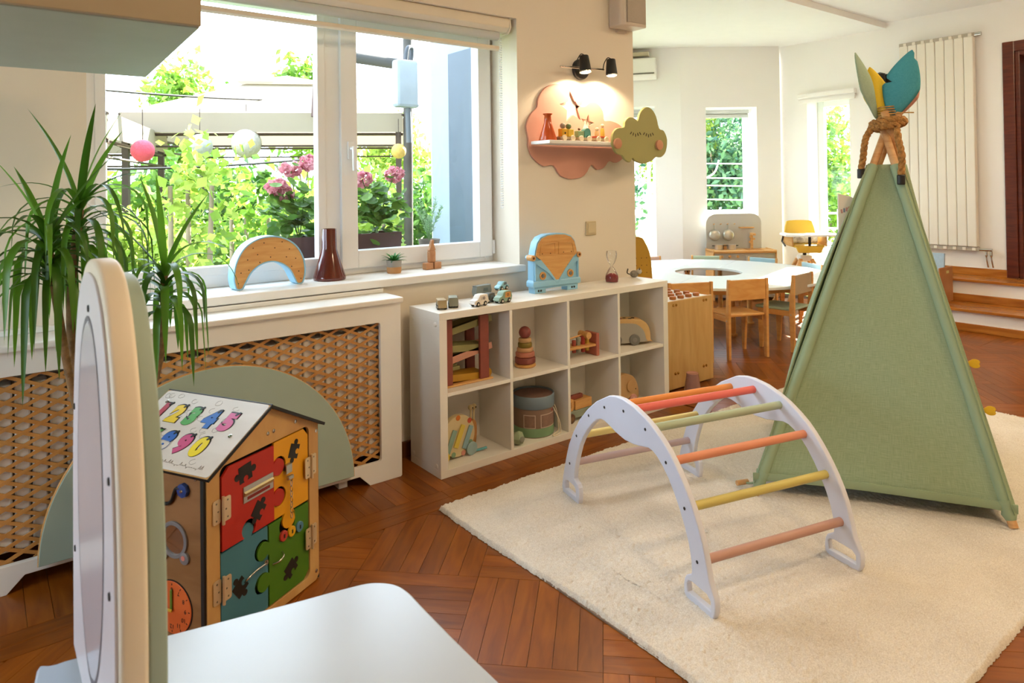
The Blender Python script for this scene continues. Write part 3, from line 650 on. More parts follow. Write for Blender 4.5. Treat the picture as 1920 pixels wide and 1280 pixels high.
# doors
def door(nm, pts, col, y=0, lab=None):
    o = link(nm, plate([tabbed(pts)], .008, .0006), mat(col, .5, var=.03), ho, 30, T=Tr(0, .006+y, 0) @ XZ)
    if lab: o['label'] = lab
    return o
red = door('puzzle_door', [(-.186, .296, [(.49, .028, 1)]), (.022, .294, [(.27, .026, -1), (.68, .026, -1)]), (.022, .525, []), (-.16, .528, []), (-.186, .505, [])], '#b02414', -.006, 'red puzzle-shaped door')
yel = door('puzzle_door', [(.028, .290, [(.42, .03, -1)]), (.186, .288, []), (.186, .505, []), (.165, .53, []), (.028, .53, [(.33, .03, 1), (.73, .03, 1)])], '#dc9a02', 0, 'yellow puzzle-shaped door')
blu = door('puzzle_door', [(-.186, .036, []), (-.002, .036, [(.34, .031, 1), (.74, .031, 1)]), (-.002, .286, [(.45, .025, -1)]), (-.186, .288, [])], '#3f7788', 0, 'blue puzzle-shaped door')
grn = door('puzzle_door', [(.004, .036, []), (.16, .036, []), (.186, .06, []), (.186, .28, [(.55, .036, 1)]), (.004, .283, [(.28, .028, -1), (.66, .028, -1)])], '#44730f', 0, 'green puzzle-shaped door')
def puz(cx, cz, s_, rot, par, y):
    l = tabbed([(-.5, -.5, [(.5, .2, 1)]), (.5, -.5, [(.5, .2, -1)]), (.5, .5, []), (-.5, .5, [(.5, .2, -1)])])
    c, q = math.cos(rot), math.sin(rot); l = [(cx+s_*(a*c-e_*q), cz+s_*(a*q+e_*c)) for a, e_ in l]
    link('puzzle_cutout', plate([l], .0012), BLACK, par, 0, T=Tr(0, y, 0) @ XZ)
puz(-.097, .487, .05, .12, red, -.0048); puz(-.045, .354, .046, .9, red, -.0048); puz(-.114, .157, .046, 2.2, blu, .0012); puz(.1, .104, .046, .6, grn, .0012); puz(.119, .474, .044, 1.2, yel, .0012)
HIN = mat('#d9c4a0', .35, .5)
for x, z, sg in ((-.188, .416, 1), (-.188, .19, 1), (.19, .40, -1), (.19, .166, -1)):
    h_ = obj('hinge', B().tube([(x, -.012, z-.04), (x, -.012, z+.04)], .0045, 8), HIN, ho, 50)
    for q in (-1, 1):
        lf = link('hinge_leaf', plate([rrect(-.014, .014, -.034, .034, .006, 3)], .003), HIN, h_, 30, T=Tr(x+.016*q, -.0085 if q*sg > 0 else -.003, z) @ XZ)
    for q in (-1, 1):
        for dz in (-.024, 0, .024): obj('screw', B().lathe([(.003, 0), (.002, .001), (0, .001)], 8, T=Tr(x+(.018 if dz else .012)*q, -.0102 if q*sg > 0 else -.0048, z+dz) @ Rx(pi/2)), mat('#7d7464', .4, .7), h_)
sl = obj('mail_slot', B().box(-.107, .016, -.0035, -.001, .398, .447), STEEL, red, 0, .002)
sl.location.y = -.0035
obj('slot_flap', B().prism([(-.004, .435), (-.012, .428), (-.006, .415), (-.004, .42)], -.105, .014, 'yz'), mat('#d8cda0', .3, .8), red, 0)
obj('slot_opening', B().box(-.092, .0, -.0078, -.0068, .405, .414), mat('#7d1f18', .6), red, 0)
lt = obj('latch', B().box(.068, .096, -.012, .001, .418, .446).box(.07, .094, -.02, -.01, .40, .412), STEEL, yel, 0, .002)
b = B()
for i in range(8):
    z = .40-i*.017; t = [(math.cos(a)*.0045, math.sin(a)*.010) for a in np.linspace(0, 2*pi, 10)]
    b.tube([(.09+(c if i % 2 else 0), -.012+(0 if i % 2 else c), z+s_) for c, s_ in t], .0013, 5)
o = obj('chain', b, CHROME, yel, 60); o['kind'] = 'stuff'
for x, z, c in ((.064, .225, '#b3382a'), (.101, .223, '#d9a406'), (.138, .221, '#4a7b9c')):
    o = obj('button', B().lathe([(.0165, 0), (.0165, .006), (.015, .0075), (0, .0075)], 20, T=Tr(x, .002, z) @ Rx(pi/2)), mat(c, .45), grn, 40)
    obj('button_slot', B().box(x-.003, x+.003, -.0062, -.0055, z-.006, z+.006), BLACK, o, 0)
obj('hook', B().tube(curve3([(-.10, -.002, .165), (-.10, -.014, .178), (-.07, -.016, .186), (-.03, -.014, .185)]), .0028, 7).lathe([(.008, 0), (.008, .003), (.004, .003), (.004, 0)], 12, T=Tr(-.022, -.009, .186) @ Rx(pi/2)), CHROME, blu, 60)
obj('hook_eye', B().tube(curve3([(.02, .001, .158), (.03, -.014, .164), (.05, -.014, .172), (.06, .001, .176)]), .003, 7), CHROME, grn, 60)
for x, z in ((-.12, .578), (-.219, .524), (.124, .568), (.225, .505), (.22, .035), (.0, .57), (.025, .57)):
    obj('screw', B().lathe([(.0062, 0), (.0062, .002), (.003, .003), (.0025, .0015), (0, .0015)], 12, T=Tr(x, 0, z) @ Rx(pi/2)), CHROME, ho, 40)
# roof
ra = math.atan2(.133, .25); RW = wood('#c9bfb4', '#d6cec4', .5, (8, 2, 8), 2)
for sg in (-1, 1):
    T = Tr(0, .2, .661) @ (Matrix.Identity(4) if sg < 0 else Matrix.Scale(-1, 4, (1, 0, 0))) @ Ry(-ra) 
    b = B().box(-.282, 0, -.218, .225, -.009, -.001, T=T)
    o = obj('roof_panel', b, HS if sg > 0 else HP, ho, 0)
    if sg > 0: obj('roof_edge', B().box(-.284, .001, -.2195, -.216, -.0095, 0, T=T), BLACK, o, 0)
    else:
        roofL = o
        o2 = link('roof_print', plate([rrect(-.278, -.003, -.215, .221, .012)], .0016), RW, roofL, 0, T=T @ Tr(0, 0, 0))
        obj('roof_edge', B().box(-.284, .002, -.2195, -.2165, -.0095, -.0005, T=T).box(-.284, -.2825, -.22, .225, -.0095, -.0005, T=T).box(-.001, .002, -.22, .225, -.009, .001, T=T), BLACK, roofL, 0)['kind'] = 'stuff'
        RT = T
DC = {'1': '#b5485a', '2': '#e3c128', '3': '#4f9a4a', '4': '#2f66b0', '5': '#c95f8c', '6': '#e3c128', '7': '#4f9a4a', '8': '#2a5fae', '9': '#c14f7c', '0': '#e8d226'}
# digits: local x of the roof = up-slope, local y = depth; glyph up = +x, glyph right = -y
G = Matrix(((0, 1, 0, 0), (-1, 0, 0, 0), (0, 0, 1, 0), (0, 0, 0, 1)))
for row, us, ds in (('12345', -.093, [.364, .298, .229, .153, .08]), ('67890', -.193, [.385, .315, .24, .169, .104])):
    for c_, d_ in zip(row, ds):
        pos = RT @ Tr(us, d_-.2, 0) @ G
        o = link('number', text(c_, .085, .0009, off=.006), mat(DC[c_], .45), roofL, 0, T=pos @ Tr(0, 0, .0016))
        link('number_recess', text(c_, .087, .0003, off=.0085), BLACK, o, 0, T=pos @ Tr(.001, .0025, .0011))
        link('number_peg', plate([rrect(-.004, .004, -.010, .010, .004, 3)], .003), BLACK, o, 0, T=pos @ Tr(.012, .037, .0016) @ Rz(-.7))
b = B(); rr = random.Random(5)
for k_ in range(34):      # faint engraved script along the eave
    y = .33-k_*.0092; pts = [RT @ Vector((-.258+rr.uniform(-.006, .012)*(j % 2), y-.2+.003*j, .0011)) for j in range(3)]
    b.tube(pts, .0009, 4)
for k_ in range(26):
    cx, cy = rr.uniform(-.24, -.02), rr.uniform(-.16, .2)
    b.tube([RT @ Vector((cx+.012*math.cos(a)*rr.uniform(.6, 1), cy+.012*math.sin(a), .001)) for a in np.linspace(0, rr.uniform(3, 6), 8)], .0005, 4)
o = obj('engraved_script', b, mat('#8f857b', .7), roofL, 0); o['kind'] = 'stuff'
for u_, d_ in ((-.136, .03), (-.05, .38)): obj('screw', B().lathe([(.0065, 0), (.0065, .002), (.003, .003), (0, .002)], 12, T=RT @ Tr(u_, d_-.2, .0008)), CHROME, roofL, 40)
# left wall gadgets
def onleft(y, z, dx=0): return Tr(-.241-dx, y, z) @ Ry(-pi/2)
LW = [c for c in ho.children if c.name.startswith('side_wall')][0]
kn = obj('knob', B().lathe([(.02, 0), (.021, .006), (.019, .012), (.014, .013), (0, .013)], 8, T=onleft(.078, .482)), mat('#1f3a78', .4), LW, 30)
obj('screw', B().lathe([(.005, 0), (.004, .002), (0, .002)], 10, T=onleft(.078, .482, .013)), CHROME, kn, 40)
obj('cord', B().tube(curve3([(-.25, .085, .488), (-.249, .105, .482), (-.247, .125, .445), (-.247, .15, .433), (-.248, .175, .445), (-.25, .2, .475)]), .005, 8), BLACK, LW, 60)
mr_ = link('mirror_frame', plate([arc(0, 0, .052, -.55*pi, 1.45*pi, 40)[:2]+arc(0, 0, .052, -.45*pi, 1.45*pi, 36), arc(0, 0, .041, 0, 2*pi, 36)[:-1]], .006, .001), mat('#77706e', .5), LW, 30, T=Tr(-.244, .119, .335) @ YZ)
for s_ in (-1, 1):
    obj('ear', B().lathe([(.017, 0), (.017, .006), (.015, .007), (0, .007)], 18, T=Tr(-.241, .119+.042*s_, .29) @ Ry(-pi/2)), mat('#77706e', .5), mr_, 40)
    obj('ear_patch', B().lathe([(.007, 0), (.007, .0012), (0, .0012)], 12, T=Tr(-.248, .119+.040*s_, .292) @ Ry(-pi/2)), mat('#c97a6a', .5), mr_, 40)
obj('mirror', B().lathe([(.042, 0), (.042, .002), (0, .002)], 32, T=onleft(.119, .335)), mat('#d6d2cc', .04, 1, var=0), mr_, 40)
obj('screw', B().lathe([(.006, 0), (.005, .002), (0, .0025)], 10, T=onleft(.037, .517)), CHROME, LW, 40)
ck = obj('clock_dial', B().lathe([(.074, 0), (.074, .003), (.073, .004), (0, .004)], 48, T=onleft(.127, .142)), wood('#c9551c', '#d9662a', .5, (8, 3, 8), 2), LW, 40)
obj('dial_rim', B().lathe([(.0765, 0), (.0765, .002), (.07, .002)], 48, T=onleft(.127, .142)), BLACK, ck, 40)
for h_ in range(12):
    a = -pi/2-h_*2*pi/12; s_ = str(h_ or 12)
    link('clock_numeral', text(s_, .017, .0003), BLACK, ck, 0, T=Tr(-.2455, .127-.052*math.cos(a), .142+.052*math.sin(a)) @ YZ @ Rz(pi))
    obj('tick', B().box(-.0004, .0004, -.001, .001, -.003, .003, T=Tr(-.2454, .127-.066*math.cos(a), .142+.066*math.sin(a)) @ Rx(-a-pi/2)), BLACK, ck, 0)
obj('clock_hand', B().box(-.251, -.247, .122, .130, .135, .195), mat('#5f7a22', .5), ck, 0, .002)
obj('clock_hand', B().box(-.254, -.2505, .120, .19, .134, .142), mat('#c99a1c', .5), ck, 0, .002)
# ================================================================== white table with mirror board (foreground)
va = thing('mirror_table', 'white rounded table with an arched double board standing on it, nearest the camera', 'table', (.4, 1.0, 0))
TW = mat('#c0c9d6', .26, var=.01)
top = smoothloop([(.075, 1.44), (.11, 1.472), (.20, 1.452), (.35, 1.418), (.50, 1.386), (.60, 1.366), (.655, 1.350), (.690, 1.315), (.700, 1.27), (.697, 1.20), (.692, 1.05), (.69, .9), (.68, .62), (.64, .56), (.3, .54), (.08, .56), (.05, .62), (.05, 1.0)], 5)
link('table_top', plate([[(x-.4, y-1.0) for x, y in top]], .022, .005, 3), TW, va, 30, T=Tr(0, 0, .489))
for x, y in ((.13, .64), (.60, .64), (.13, 1.36), (.60, 1.28)): obj('leg', B().tube([(x-.4, y-1.0, 0), (x-.4, y-1.0, .48)], [.014, .02], 12), WHITE, va, 50)
bd = [(-.252, 0), (.252, 0)]+[(.252*math.cos(t)**.8 if math.cos(t) > 0 else -.252*(-math.cos(t))**.8, .22+.505*math.sin(t)**.9) for t in np.linspace(.02, pi-.02, 44)]
FRM = mat('#e9dcc6', .5, var=.02)
fb = link('mirror_frame_board', plate([bd], .034, .007, 3), FRM, va, 30, T=Tr(.158-.4, 1.252-1.0, .5) @ YZ)
ov = lambda k_: [(.145*k_*math.cos(t), .36+.27*k_*math.sin(t)) for t in np.linspace(0, 2*pi, 49)[:-1]]
link('mirror_sheet', plate([[(a*.95, .012+c*.955) for a, c in bd]], .004, .001), mat('#e0dade', .3, 0, var=.02), fb, 0, T=Tr(.139-.4, .252, .5) @ YZ)
link('mirror_outline', plate([ov(1.03), ov(1)], .0012), mat('#6f6a70', .5), fb, 0, T=Tr(.1366-.4, .252, .5) @ YZ)
link('mirror', plate([ov(.995)], .001), mat('#d9d3d9', .18, .15, var=.02), fb, 0, T=Tr(.1366-.4, .252, .5) @ YZ)
for a, c in ((0, .60), (.155, .40), (.155, .25), (.155, .10), (-.155, .4), (-.155, .15)): obj('screw', B().lathe([(.006, 0), (.005, .002), (0, .0025)], 10, T=Tr(.137-.4, .252-a*1.3, .5+c+.05) @ Ry(-pi/2)), BLACK, fb, 40)
link('sage_board', plate([[(a*.99, c*.965) for a, c in bd]], .022, .003, 3), SAGE, va, 30, T=Tr(.186-.4, .252, .5) @ YZ)
# ================================================================== hanging cabinet, top left
cb = thing('hanging_cabinet', 'long beige wall box with sage underside at the upper left', 'cabinet', (-.65, 2.11, 1.70))
CBF = mat('#a8977a', .6, var=.03)
cx0, xf, xb, yf, yb = -1.05, .406+.65, .442+.65, 1.672-2.11, 2.53-2.11
obj('body', B().prism([(cx0, yf+.018), (xf, yf+.018), (xb, yb), (cx0, yb)], .018, .20), CBF, cb, 0, .003)
obj('underside_panel', B().prism([(cx0, yf+.018), (xf, yf+.018), (xb, yb), (cx0, yb)], 0, .018), mat('#a9b0a0', .55, var=.03), cb, 0, .002)
for i in range(2): obj('flap_door', B().box(cx0+(xf-cx0)*i/2+.002, cx0+(xf-cx0)*(i+1)/2-.002*(i == 0), yf, yf+.018, .002, .198), CBF, cb, 0, .002)
# ================================================================== dracaena
dp = thing('dracaena_plant', 'dracaena with arching strap leaves behind the arched board', 'potted plant', (.36, 2.69, 0))
obj('pot', B().lathe([(.07, 0), (.095, .2), (.10, .2), (.10, .225), (.088, .225), (.085, .2), (0, .2)], 24), mat('#b9b2a6', .5), dp)
obj('soil', B().lathe([(.085, .2), (.05, .206), (0, .208)], 16), mat('#2b1c10', .95, bump=.6), dp)
TRK = mat('#8a6a44', .8, var=.3, sc=40, bump=.6, bsc=60)
heads = [(-.10, -.10, 1.27), (-.19, -.18, 1.17), (.125, -.2, 1.055)]
obj('stem', B().tube(curve3([(0, 0, .2), (-.06, -.03, .5), (-.115, -.09, .75), (-.125, -.11, 1.0), heads[0]]), .013, 10), TRK, dp, 60)
obj('stem', B().tube(curve3([(0, -.02, .2), (-.09, -.08, .55), (-.14, -.14, .8), heads[1]]), .012, 10), TRK, dp, 60)
obj('stem', B().tube(curve3([(.02, 0, .2), (.07, -.09, .5), (.12, -.17, .8), heads[2]]), .011, 10), TRK, dp, 60)
DL = leafmat('#345c14', '#669a28', .35, .38)
def strap(o_, az, elv, Ln, w_, droop, nseg=12):
    p = Vector(o_); h = Vector((math.cos(az), math.sin(az), 0)); e = elv; vs = []; sl_ = Ln/nseg; s_ = Vector((-math.sin(az), math.cos(az), 0))
    for i in range(nseg+1):
        t = i/nseg; wd = w_*min(1, .45+t*3)*(1-t**3.0); up_ = Vector((0, 0, 1))*math.cos(e)-h*math.sin(e)
        vs += [p-s_*wd+up_*wd*.35, p, p+s_*wd+up_*wd*.35]
        p = p+(h*math.cos(e)+Vector((0, 0, 1))*math.sin(e))*sl_; e = max(-1.5, e-droop/nseg*(1.0+.8*(t < .6)))
    fs = [(i*3+k_, i*3+k_+1, i*3+k_+4, i*3+k_+3) for i in range(nseg) for k_ in (0, 1)]
    me = bpy.data.meshes.new('leaf'); me.from_pydata([tuple(v) for v in vs], [], fs); return me
rr = random.Random(11)
for hi, (hx, hy, hz) in enumerate(heads):
    n_ = (46, 50, 42)[hi]
    for i in range(n_):
        t = i/n_; az = i*2.39996+hi; el_ = 1.35-1.0*t+rr.uniform(-.15, .15); Ln = rr.uniform(.30, .47)*(.85 if t < .15 else 1)*(1, 1.05, .86)[hi]; dr_ = (1.0 if t < .12 else 2.0+1.2*t)*rr.uniform(.8, 1.15)
        if i < 4: el_, Ln, dr_ = 1.4-.12*i, rr.uniform(.30, .42), .25
        if hy+math.sin(az)*Ln > .26 and dr_ < 2: az = -abs(az)
        o = link('leaf', strap((hx, hy, hz-.13*t), az, el_, Ln, rr.uniform(.009, .0135), dr_), DL, dp, 180)
# ================================================================== on the window sill
SZ = .885
cl = thing('crescent_lamp', 'light blue crescent moon lamp with wooden face on the window sill', 'lamp', (1.045, 3.17, SZ), .06)
def crescent(k=0):
    R1, R2 = .158-k, .112+k; o_ = arc(0, .062, R1, -.55-k*4, pi+.55+k*4, 36); i_ = arc(0, -.012, R2, pi-.02, .02, 30); return o_+i_
cres = [(x*1.02, max(z, 0)+0) for x, z in crescent()]
cres = smoothloop([(-.165, .055), (-.158, .012), (-.145, .0), (-.125, .004), (-.11, .03), (-.085, .072), (-.045, .102), (0, .112), (.045, .102), (.085, .072), (.108, .03), (.122, .004), (.14, 0), (.155, .012), (.165, .06), (.155, .125), (.12, .182), (.065, .218), (0, .230), (-.065, .218), (-.12, .182), (-.155, .12)], 4)
BLUE = mat('#8fc1dc', .4, var=.02)
cb_ = Vector((0, .105))
inner = [tuple(Vector(p)+(Vector((0, 1)) * 0)) for p in cres]
def inset(lp, d):
    n = len(lp); out = []
    for i in range(n):
        a, b_, c = Vector(lp[i-1]), Vector(lp[i]), Vector(lp[(i+1) % n]); t = (c-a).normalized(); out.append(tuple(b_+Vector((-t.y, t.x))*d))
    return out
ci = inset(cres, .006)
if area(ci) > area(cres): ci = inset(cres, -.006)
link('shell', plate([cres, ci], .075, .001), BLUE, cl, 30, T=XZ)
link('wood_face', plate([ci], .012), BEECHX, cl, 30, T=Tr(0, -.027, 0) @ XZ)
for x, z in ((-.147, .03), (-.135, .075), (-.105, .13), (-.06, .15), (-.03, .2), (.02, .175), (.055, .2), (.09, .165), (.075, .13), (.12, .12), (.135, .06), (.145, .025), (-.1, .085), (.0, .135), (-.05, .115), (.1, .085), (-.08, .18)):
    obj('light_hole', B().lathe([(.0028, 0), (.0028, .0006), (0, .0006)], 8, T=Tr(x*.98, -.033, z) @ Rx(pi/2)), mat('#3b2412', .7), cl, 0)
v_ = thing('sill_vase', 'dark red-brown ceramic bottle vase on the window sill', 'vase', (1.347, 3.19, SZ))
obj('body', B().lathe([(.075, 0), (.078, .006), (.076, .02), (.042, .125), (.036, .15), (.034, .245), (.031, .245), (.031, .16), (0, .15)], 36), mat('#5a1c10', .12, var=.06, coat=.5), v_, 60)
sp_ = thing('succulent_pot', 'small green succulent in a two-tone pot on the window sill', 'potted plant', (1.70, 3.20, SZ))
obj('pot', B().lathe([(.036, .03), (.040, .066), (.037, .066), (.035, .055), (0, .055)], 24), mat('#9a938a', .8), sp_, 50)
obj('pot_base', B().lathe([(.034, 0), (.037, .01), (.0375, .032), (0, .032)], 24), wood('#b27f4c', '#c2915d', .6, (3, 3, 3), 4), sp_, 50)
SUC = leafmat('#1f5a22', '#3b7d2f', .15)
for i in range(22):
    t = i/22; az = i*2.39996; me = strap((math.cos(az)*.006, math.sin(az)*.006, .056), az, 1.3-1.0*t, .05+.025*(1-abs(t-.5)), .0075, .5, 6); link('leaf', me, SUC, sp_, 180)
bl_ = thing('block_figure', 'small stacked wooden animal figure on the window sill', 'figurine', (1.93, 3.21, SZ), .1)
WD = wood('#a9744a', '#bd8a5e', .5, (6, 6, 6), 3)
for x, y in ((-.027, -.004), (.03, 0)): obj('block', B().box(x-.024, x+.024, y-.018, y+.018, 0, .036 if x < 0 else .036), WD, bl_, 0, .004)
obj('torso_block', B().box(-.02, .02, -.014, .014, .0365, .098), WD, bl_, 0, .006)
link('animal', plate([smoothloop([(-.02, .098), (-.012, .115), (-.006, .14), (.002, .156), (.012, .152), (.01, .14), (.016, .12), (.02, .098)], 4)], .02, .003), WD, bl_, 30, T=XZ)
# ================================================================== toys on the shelf top
ST = SH
def wheel(par, x, y, z, r, side_, m=BLACK, hub='#d9d2c4', w_=.010, group=None):
    T = Tr(x, y, z) @ Rx(pi/2 if side_ < 0 else -pi/2)
    o = obj('wheel', B().lathe([(r*.96, -w_), (r, -w_*.7), (r, -w_*.2), (r*.9, 0), (0, 0)], 16, T=T), m, par, 40)
    if hub: obj('hub', B().lathe([(r*.45, 0), (r*.42, .0015), (0, .002)], 12, T=T), mat(hub, .5), o, 40)
def toycar(label, x, y, rz, prof, body, Ln=.075, wd=.036, roof=None, z=0, wr=.012, windows='#5d6b70', pitch=0, badge=None):
    t = thing('toy_car', label, 'toy car', (x, y, ST+z), rz, 'small wooden vehicles on the shelf')
    if pitch: t.rotation_euler = (0, pitch, rz)
    pts = smoothloop([(a*Ln, c*Ln) for a, c in prof], 2)
    link('body', plate([pts], wd, .003), mat(body, .45, var=.03), t, 30, T=XZ)
    for sx in (-.28, .28):
        for sy in (-1, 1): wheel(t, sx*Ln, sy*(wd/2+.002), wr, wr, sy)
    if windows:
        for sy in (-1, 1): link('side_window', plate([[(-.05*Ln, .36*Ln), (.28*Ln, .36*Ln), (.26*Ln, .52*Ln), (-.02*Ln, .52*Ln)]], .001), mat(windows, .3), t, 0, T=Tr(0, sy*(wd/2+.0004), 0) @ XZ)
    if roof: link('side_panel', plate([[(-.08*Ln, .30*Ln), (.42*Ln, .30*Ln), (.40*Ln, .60*Ln), (-.02*Ln, .60*Ln)]], wd+.0016), mat(roof, .5), t, 0, T=XZ)
    if badge:
        lp = arc(.17*Ln, .45*Ln, .08*Ln, 0, 2*pi, 16)[:-1]; link('badge', plate([lp, arc(.17*Ln, .45*Ln, .05*Ln, 0, 2*pi, 16)[:-1]], wd+.003), mat(badge, .5), t, 0, T=XZ)
    return t
VAN = [(-.5, .12), (.5, .12), (.5, .55), (.42, .64), (-.1, .64), (-.26, .42), (-.46, .36), (-.5, .28)]
SED = [(-.5, .12), (.5, .12), (.5, .3), (.36, .38), (.2, .56), (-.1, .56), (-.26, .38), (-.46, .32)]
BOX = [(-.5, .12), (.5, .12), (.5, .62), (.46, .66), (-.46, .66), (-.5, .62)]
toycar('tiny grey and wood box truck, leftmost of the toy vehicles', 1.735, 2.80, 1.15, BOX, '#a58d62', .068, .042)
toycar('tiny grey-green van standing beside the box truck', 1.803, 2.805, 1.05, BOX, '#8b8b76', .074, .042)
toycar('tiny dark purple car behind the grey-green van', 1.845, 2.865, 1.0, SED, '#4a2534', .072, .04)
toycar('tiny white ambulance with round emblem at the shelf edge', 1.912, 2.745, .18, VAN, '#e6dccf', .086, .04, windows='#cfc6bc', badge='#3b2c22')
toycar('tiny charcoal jeep between the two ambulances', 2.005, 2.80, .3, VAN, '#5a5a52', .07, .036)
toycar('tiny green ambulance with orange side panel', 2.055, 2.745, .2, VAN, '#8aa38c', .088, .042, roof='#c98f4a', windows=None, badge='#4a2c18')
toycar('tiny yellow car beneath the light blue car', 2.145, 2.86, .3, SED, '#c99a2a', .075, .036)
toycar('tiny light blue car perched on top of the yellow car', 2.135, 2.86, .3, SED, '#86b5bd', .078, .034, z=.040)
t = toycar('tiny grey tram behind the white ambulance', 2.06, 2.93, .15, BOX, '#7c8480', .10, .034)
# camper van money box
cv_ = thing('camper_lamp', 'blue and wood camper-van shaped night lamp on the shelf', 'night lamp', (2.487, 2.848, ST), -.05)
half = [(.0, .315), (.06, .312), (.105, .298), (.130, .27), (.142, .23), (.148, .205), (.165, .202), (.172, .190), (.165, .178), (.152, .176), (.154, .07), (.162, .064), (.162, .036), (.15, .03), (.148, 0), (.075, 0), (.075, .022), (0, .024)]
full = half+[(-x, z) for x, z in half[::-1][1:-1]]
link('back_shell', plate([full], .055, .002), BLUE, cv_, 30, T=Tr(0, .01, 0) @ XZ)
VD = .0205
tophalf = [(0, .308), (.058, .305), (.1, .291), (.124, .265), (.136, .228), (.142, .20), (.11, .178), (.055, .12), (0, .052)]
link('cab_face', plate([tophalf+[(-x, z) for x, z in tophalf[::-1][1:-1]]], .006, .001), BEECHX, cv_, 30, T=Tr(0, -.021, 0) @ XZ)
for s_ in (-1, 1):
    q = [(s_*.010, .202), (s_*.118, .202), (s_*.108, .262), (s_*.012, .268)]
    link('windscreen_frame', plate([q, inset(q, .006*s_)], .006), BEECHX, cv_, 0, T=Tr(0, -.0245, 0) @ XZ)
    link('mirror_ear', plate([arc(s_*.158, .19, .016, 0, 2*pi, 18)[:-1]], .05, .004), BEECHX, cv_, 30, T=Tr(0, 0, 0) @ XZ)
    obj('ear_hole', B().lathe([(.007, 0), (.007, .001), (0, .001)], 12, T=Tr(s_*.158, -.0253, .19) @ Rx(pi/2)), mat('#5a2f14', .6), cv_, 40)
    hl_ = obj('headlight', B().lathe([(.022, 0), (.021, .005), (.015, .006), (.014, .002), (0, .002)], 22, T=Tr(s_*.095, -.0175, .092) @ Rx(pi/2)), BEECHX, cv_, 40)
    obj('bulb', B().lathe([(.010, 0), (.009, .004), (.004, .005), (0, .004)], 14, T=Tr(s_*.095, -.0195, .092) @ Rx(pi/2)), mat('#7d858a', .4, .5), hl_, 40)
    link('front_lip', plate([[(s_*.15, .172), (s_*.15, .07), (s_*.142, .07), (s_*.142, .158), (s_*.06, .105), (s_*.004, .045), (s_*.0, .052), (s_*.055, .12), (s_*.11, .178)]], .010, .001), BLUE, cv_, 30, T=Tr(0, -.0225, 0) @ XZ)
    for a, c in ((.045, .21), (.10, .21), (.10, .165), (.075, .14), (.05, .105)): obj('light_hole', B().lathe([(.003, 0), (.003, .0007), (0, .0007)], 8, T=Tr(s_*a, -.0242, c) @ Rx(pi/2)), mat('#3b2412', .7), cv_, 0)
    for k_ in (-.008, .008): obj('foot_bolt', B().lathe([(.006, 0), (.005, .0015), (0, .001)], 10, T=Tr(s_*.115+k_, -.0175, .014) @ Rx(pi/2)), BLACK, cv_, 0)
link('bumper', plate([rrect(-.165, .165, .032, .066, .01)], .066, .006), BLUE, cv_, 30, T=Tr(0, .006, 0) @ XZ)
hg = thing('hourglass', 'small clear glass hourglass with red sand on the shelf', 'hourglass', (2.962, 2.88, ST))
CLG = glassmat('clear_glass', (.98, .99, .99, 1), .12, .02)
obj('glass_bulb', B().lathe([(.018, 0), (.036, .002), (.039, .02), (.036, .045), (.02, .075), (.006, .092), (.006, .096), (.02, .115), (.030, .14), (.033, .165), (.03, .182), (.012, .186), (0, .186)], 28), CLG, hg, 60)
obj('sand', B().lathe([(.017, .0015), (.034, .004), (.0375, .02), (.036, .036), (.015, .05), (0, .053)], 26), mat('#8c2226', .8, var=.15, sc=300), hg, 60)
# ================================================================== toys in the compartments
Z1, Z0 = .382, .035
RD = mat('#8a4436', .5, var=.08, sc=30); OLV = mat('#8a8452', .55); PNK = mat('#c48b74', .55); YLW = mat('#b3841c', .5)
ra_ = thing('car_ramp_toy', 'zigzag car ramp toy with red-brown posts in the top left compartment', 'toy ramp', (1.885, 2.835, Z1))
obj('base_board', B().box(-.165, .12, -.075, .075, 0, .010), BEECHX, ra_, 0, .004)
for x in (-.165, .045): obj('post', B().box(x, x+.052, -.072, -.055, .010, .318), RD, ra_, 0, .003)
for x in (-.165, .045): obj('post', B().box(x, x+.052, .05, .067, .010, .318), RD, ra_, 0, .003)
for x0, z0, x1, z1, m_, nm in ((-.165, .235, .13, .285, OLV, 'olive'), (.1, .165, -.17, .19, OLV, 'olive'), (-.165, .10, .13, .15, PNK, 'pink'), (.09, .03, -.17, .05, YLW, 'yellow')):
    a = math.atan2(z1-z0, x1-x0); Ln = math.hypot(x1-x0, z1-z0)
    b = B().box(0, Ln, -.05, .046, -.004, .0).box(0, Ln, -.053, -.05, -.006, .026).box(0, Ln, .046, .049, -.006, .026)
    obj('ramp', b, m_, ra_, 0, .001, T=Tr(x0, 0, z0) @ Ry(-a))
for x, z in ((-.07, .138), (-.07, .062)):
    c = obj('ramp_car', B().box(-.028, .028, -.02, .02, 0, .02).box(-.018, .014, -.018, .018, .02, .034), OLV, ra_, 0, .004, T=Tr(x, -.005, z))
b = obj('bell', B().lathe([(.02, 0), (.022, .012), (.014, .02), (0, .022)], 18, T=Tr(.10, -.045, .03) @ Rx(pi/2)), YLW, ra_, 50)
rs = thing('ring_stacker', 'wooden ring stacking tower with red ball top in the second top compartment', 'stacking toy', (2.268, 2.84, Z1))
obj('base', B().lathe([(.05, 0), (.056, .005), (.056, .012), (.048, .018), (0, .018)], 28), BEECHX, rs, 50)
z = .018
for rr_, h_, c_ in ((.054, .034, '#7d3a30'), (.050, .026, '#b56e58'), (.043, .022, '#c99a70'), (.037, .026, '#7d6a1e'), (.034, .022, '#c29a6a')):
    obj('ring', B().lathe([(rr_*.9, z), (rr_, z+.004), (rr_, z+h_-.005), (rr_*.9, z+h_), (.01, z+h_)], 28), mat(c_, .5, var=.05, sc=40), rs, 50); z += h_
obj('ball_top', B().ball((0, 0, z+.028), .032, 18, 12), mat('#84403a', .5, var=.2, sc=60), rs, 180)
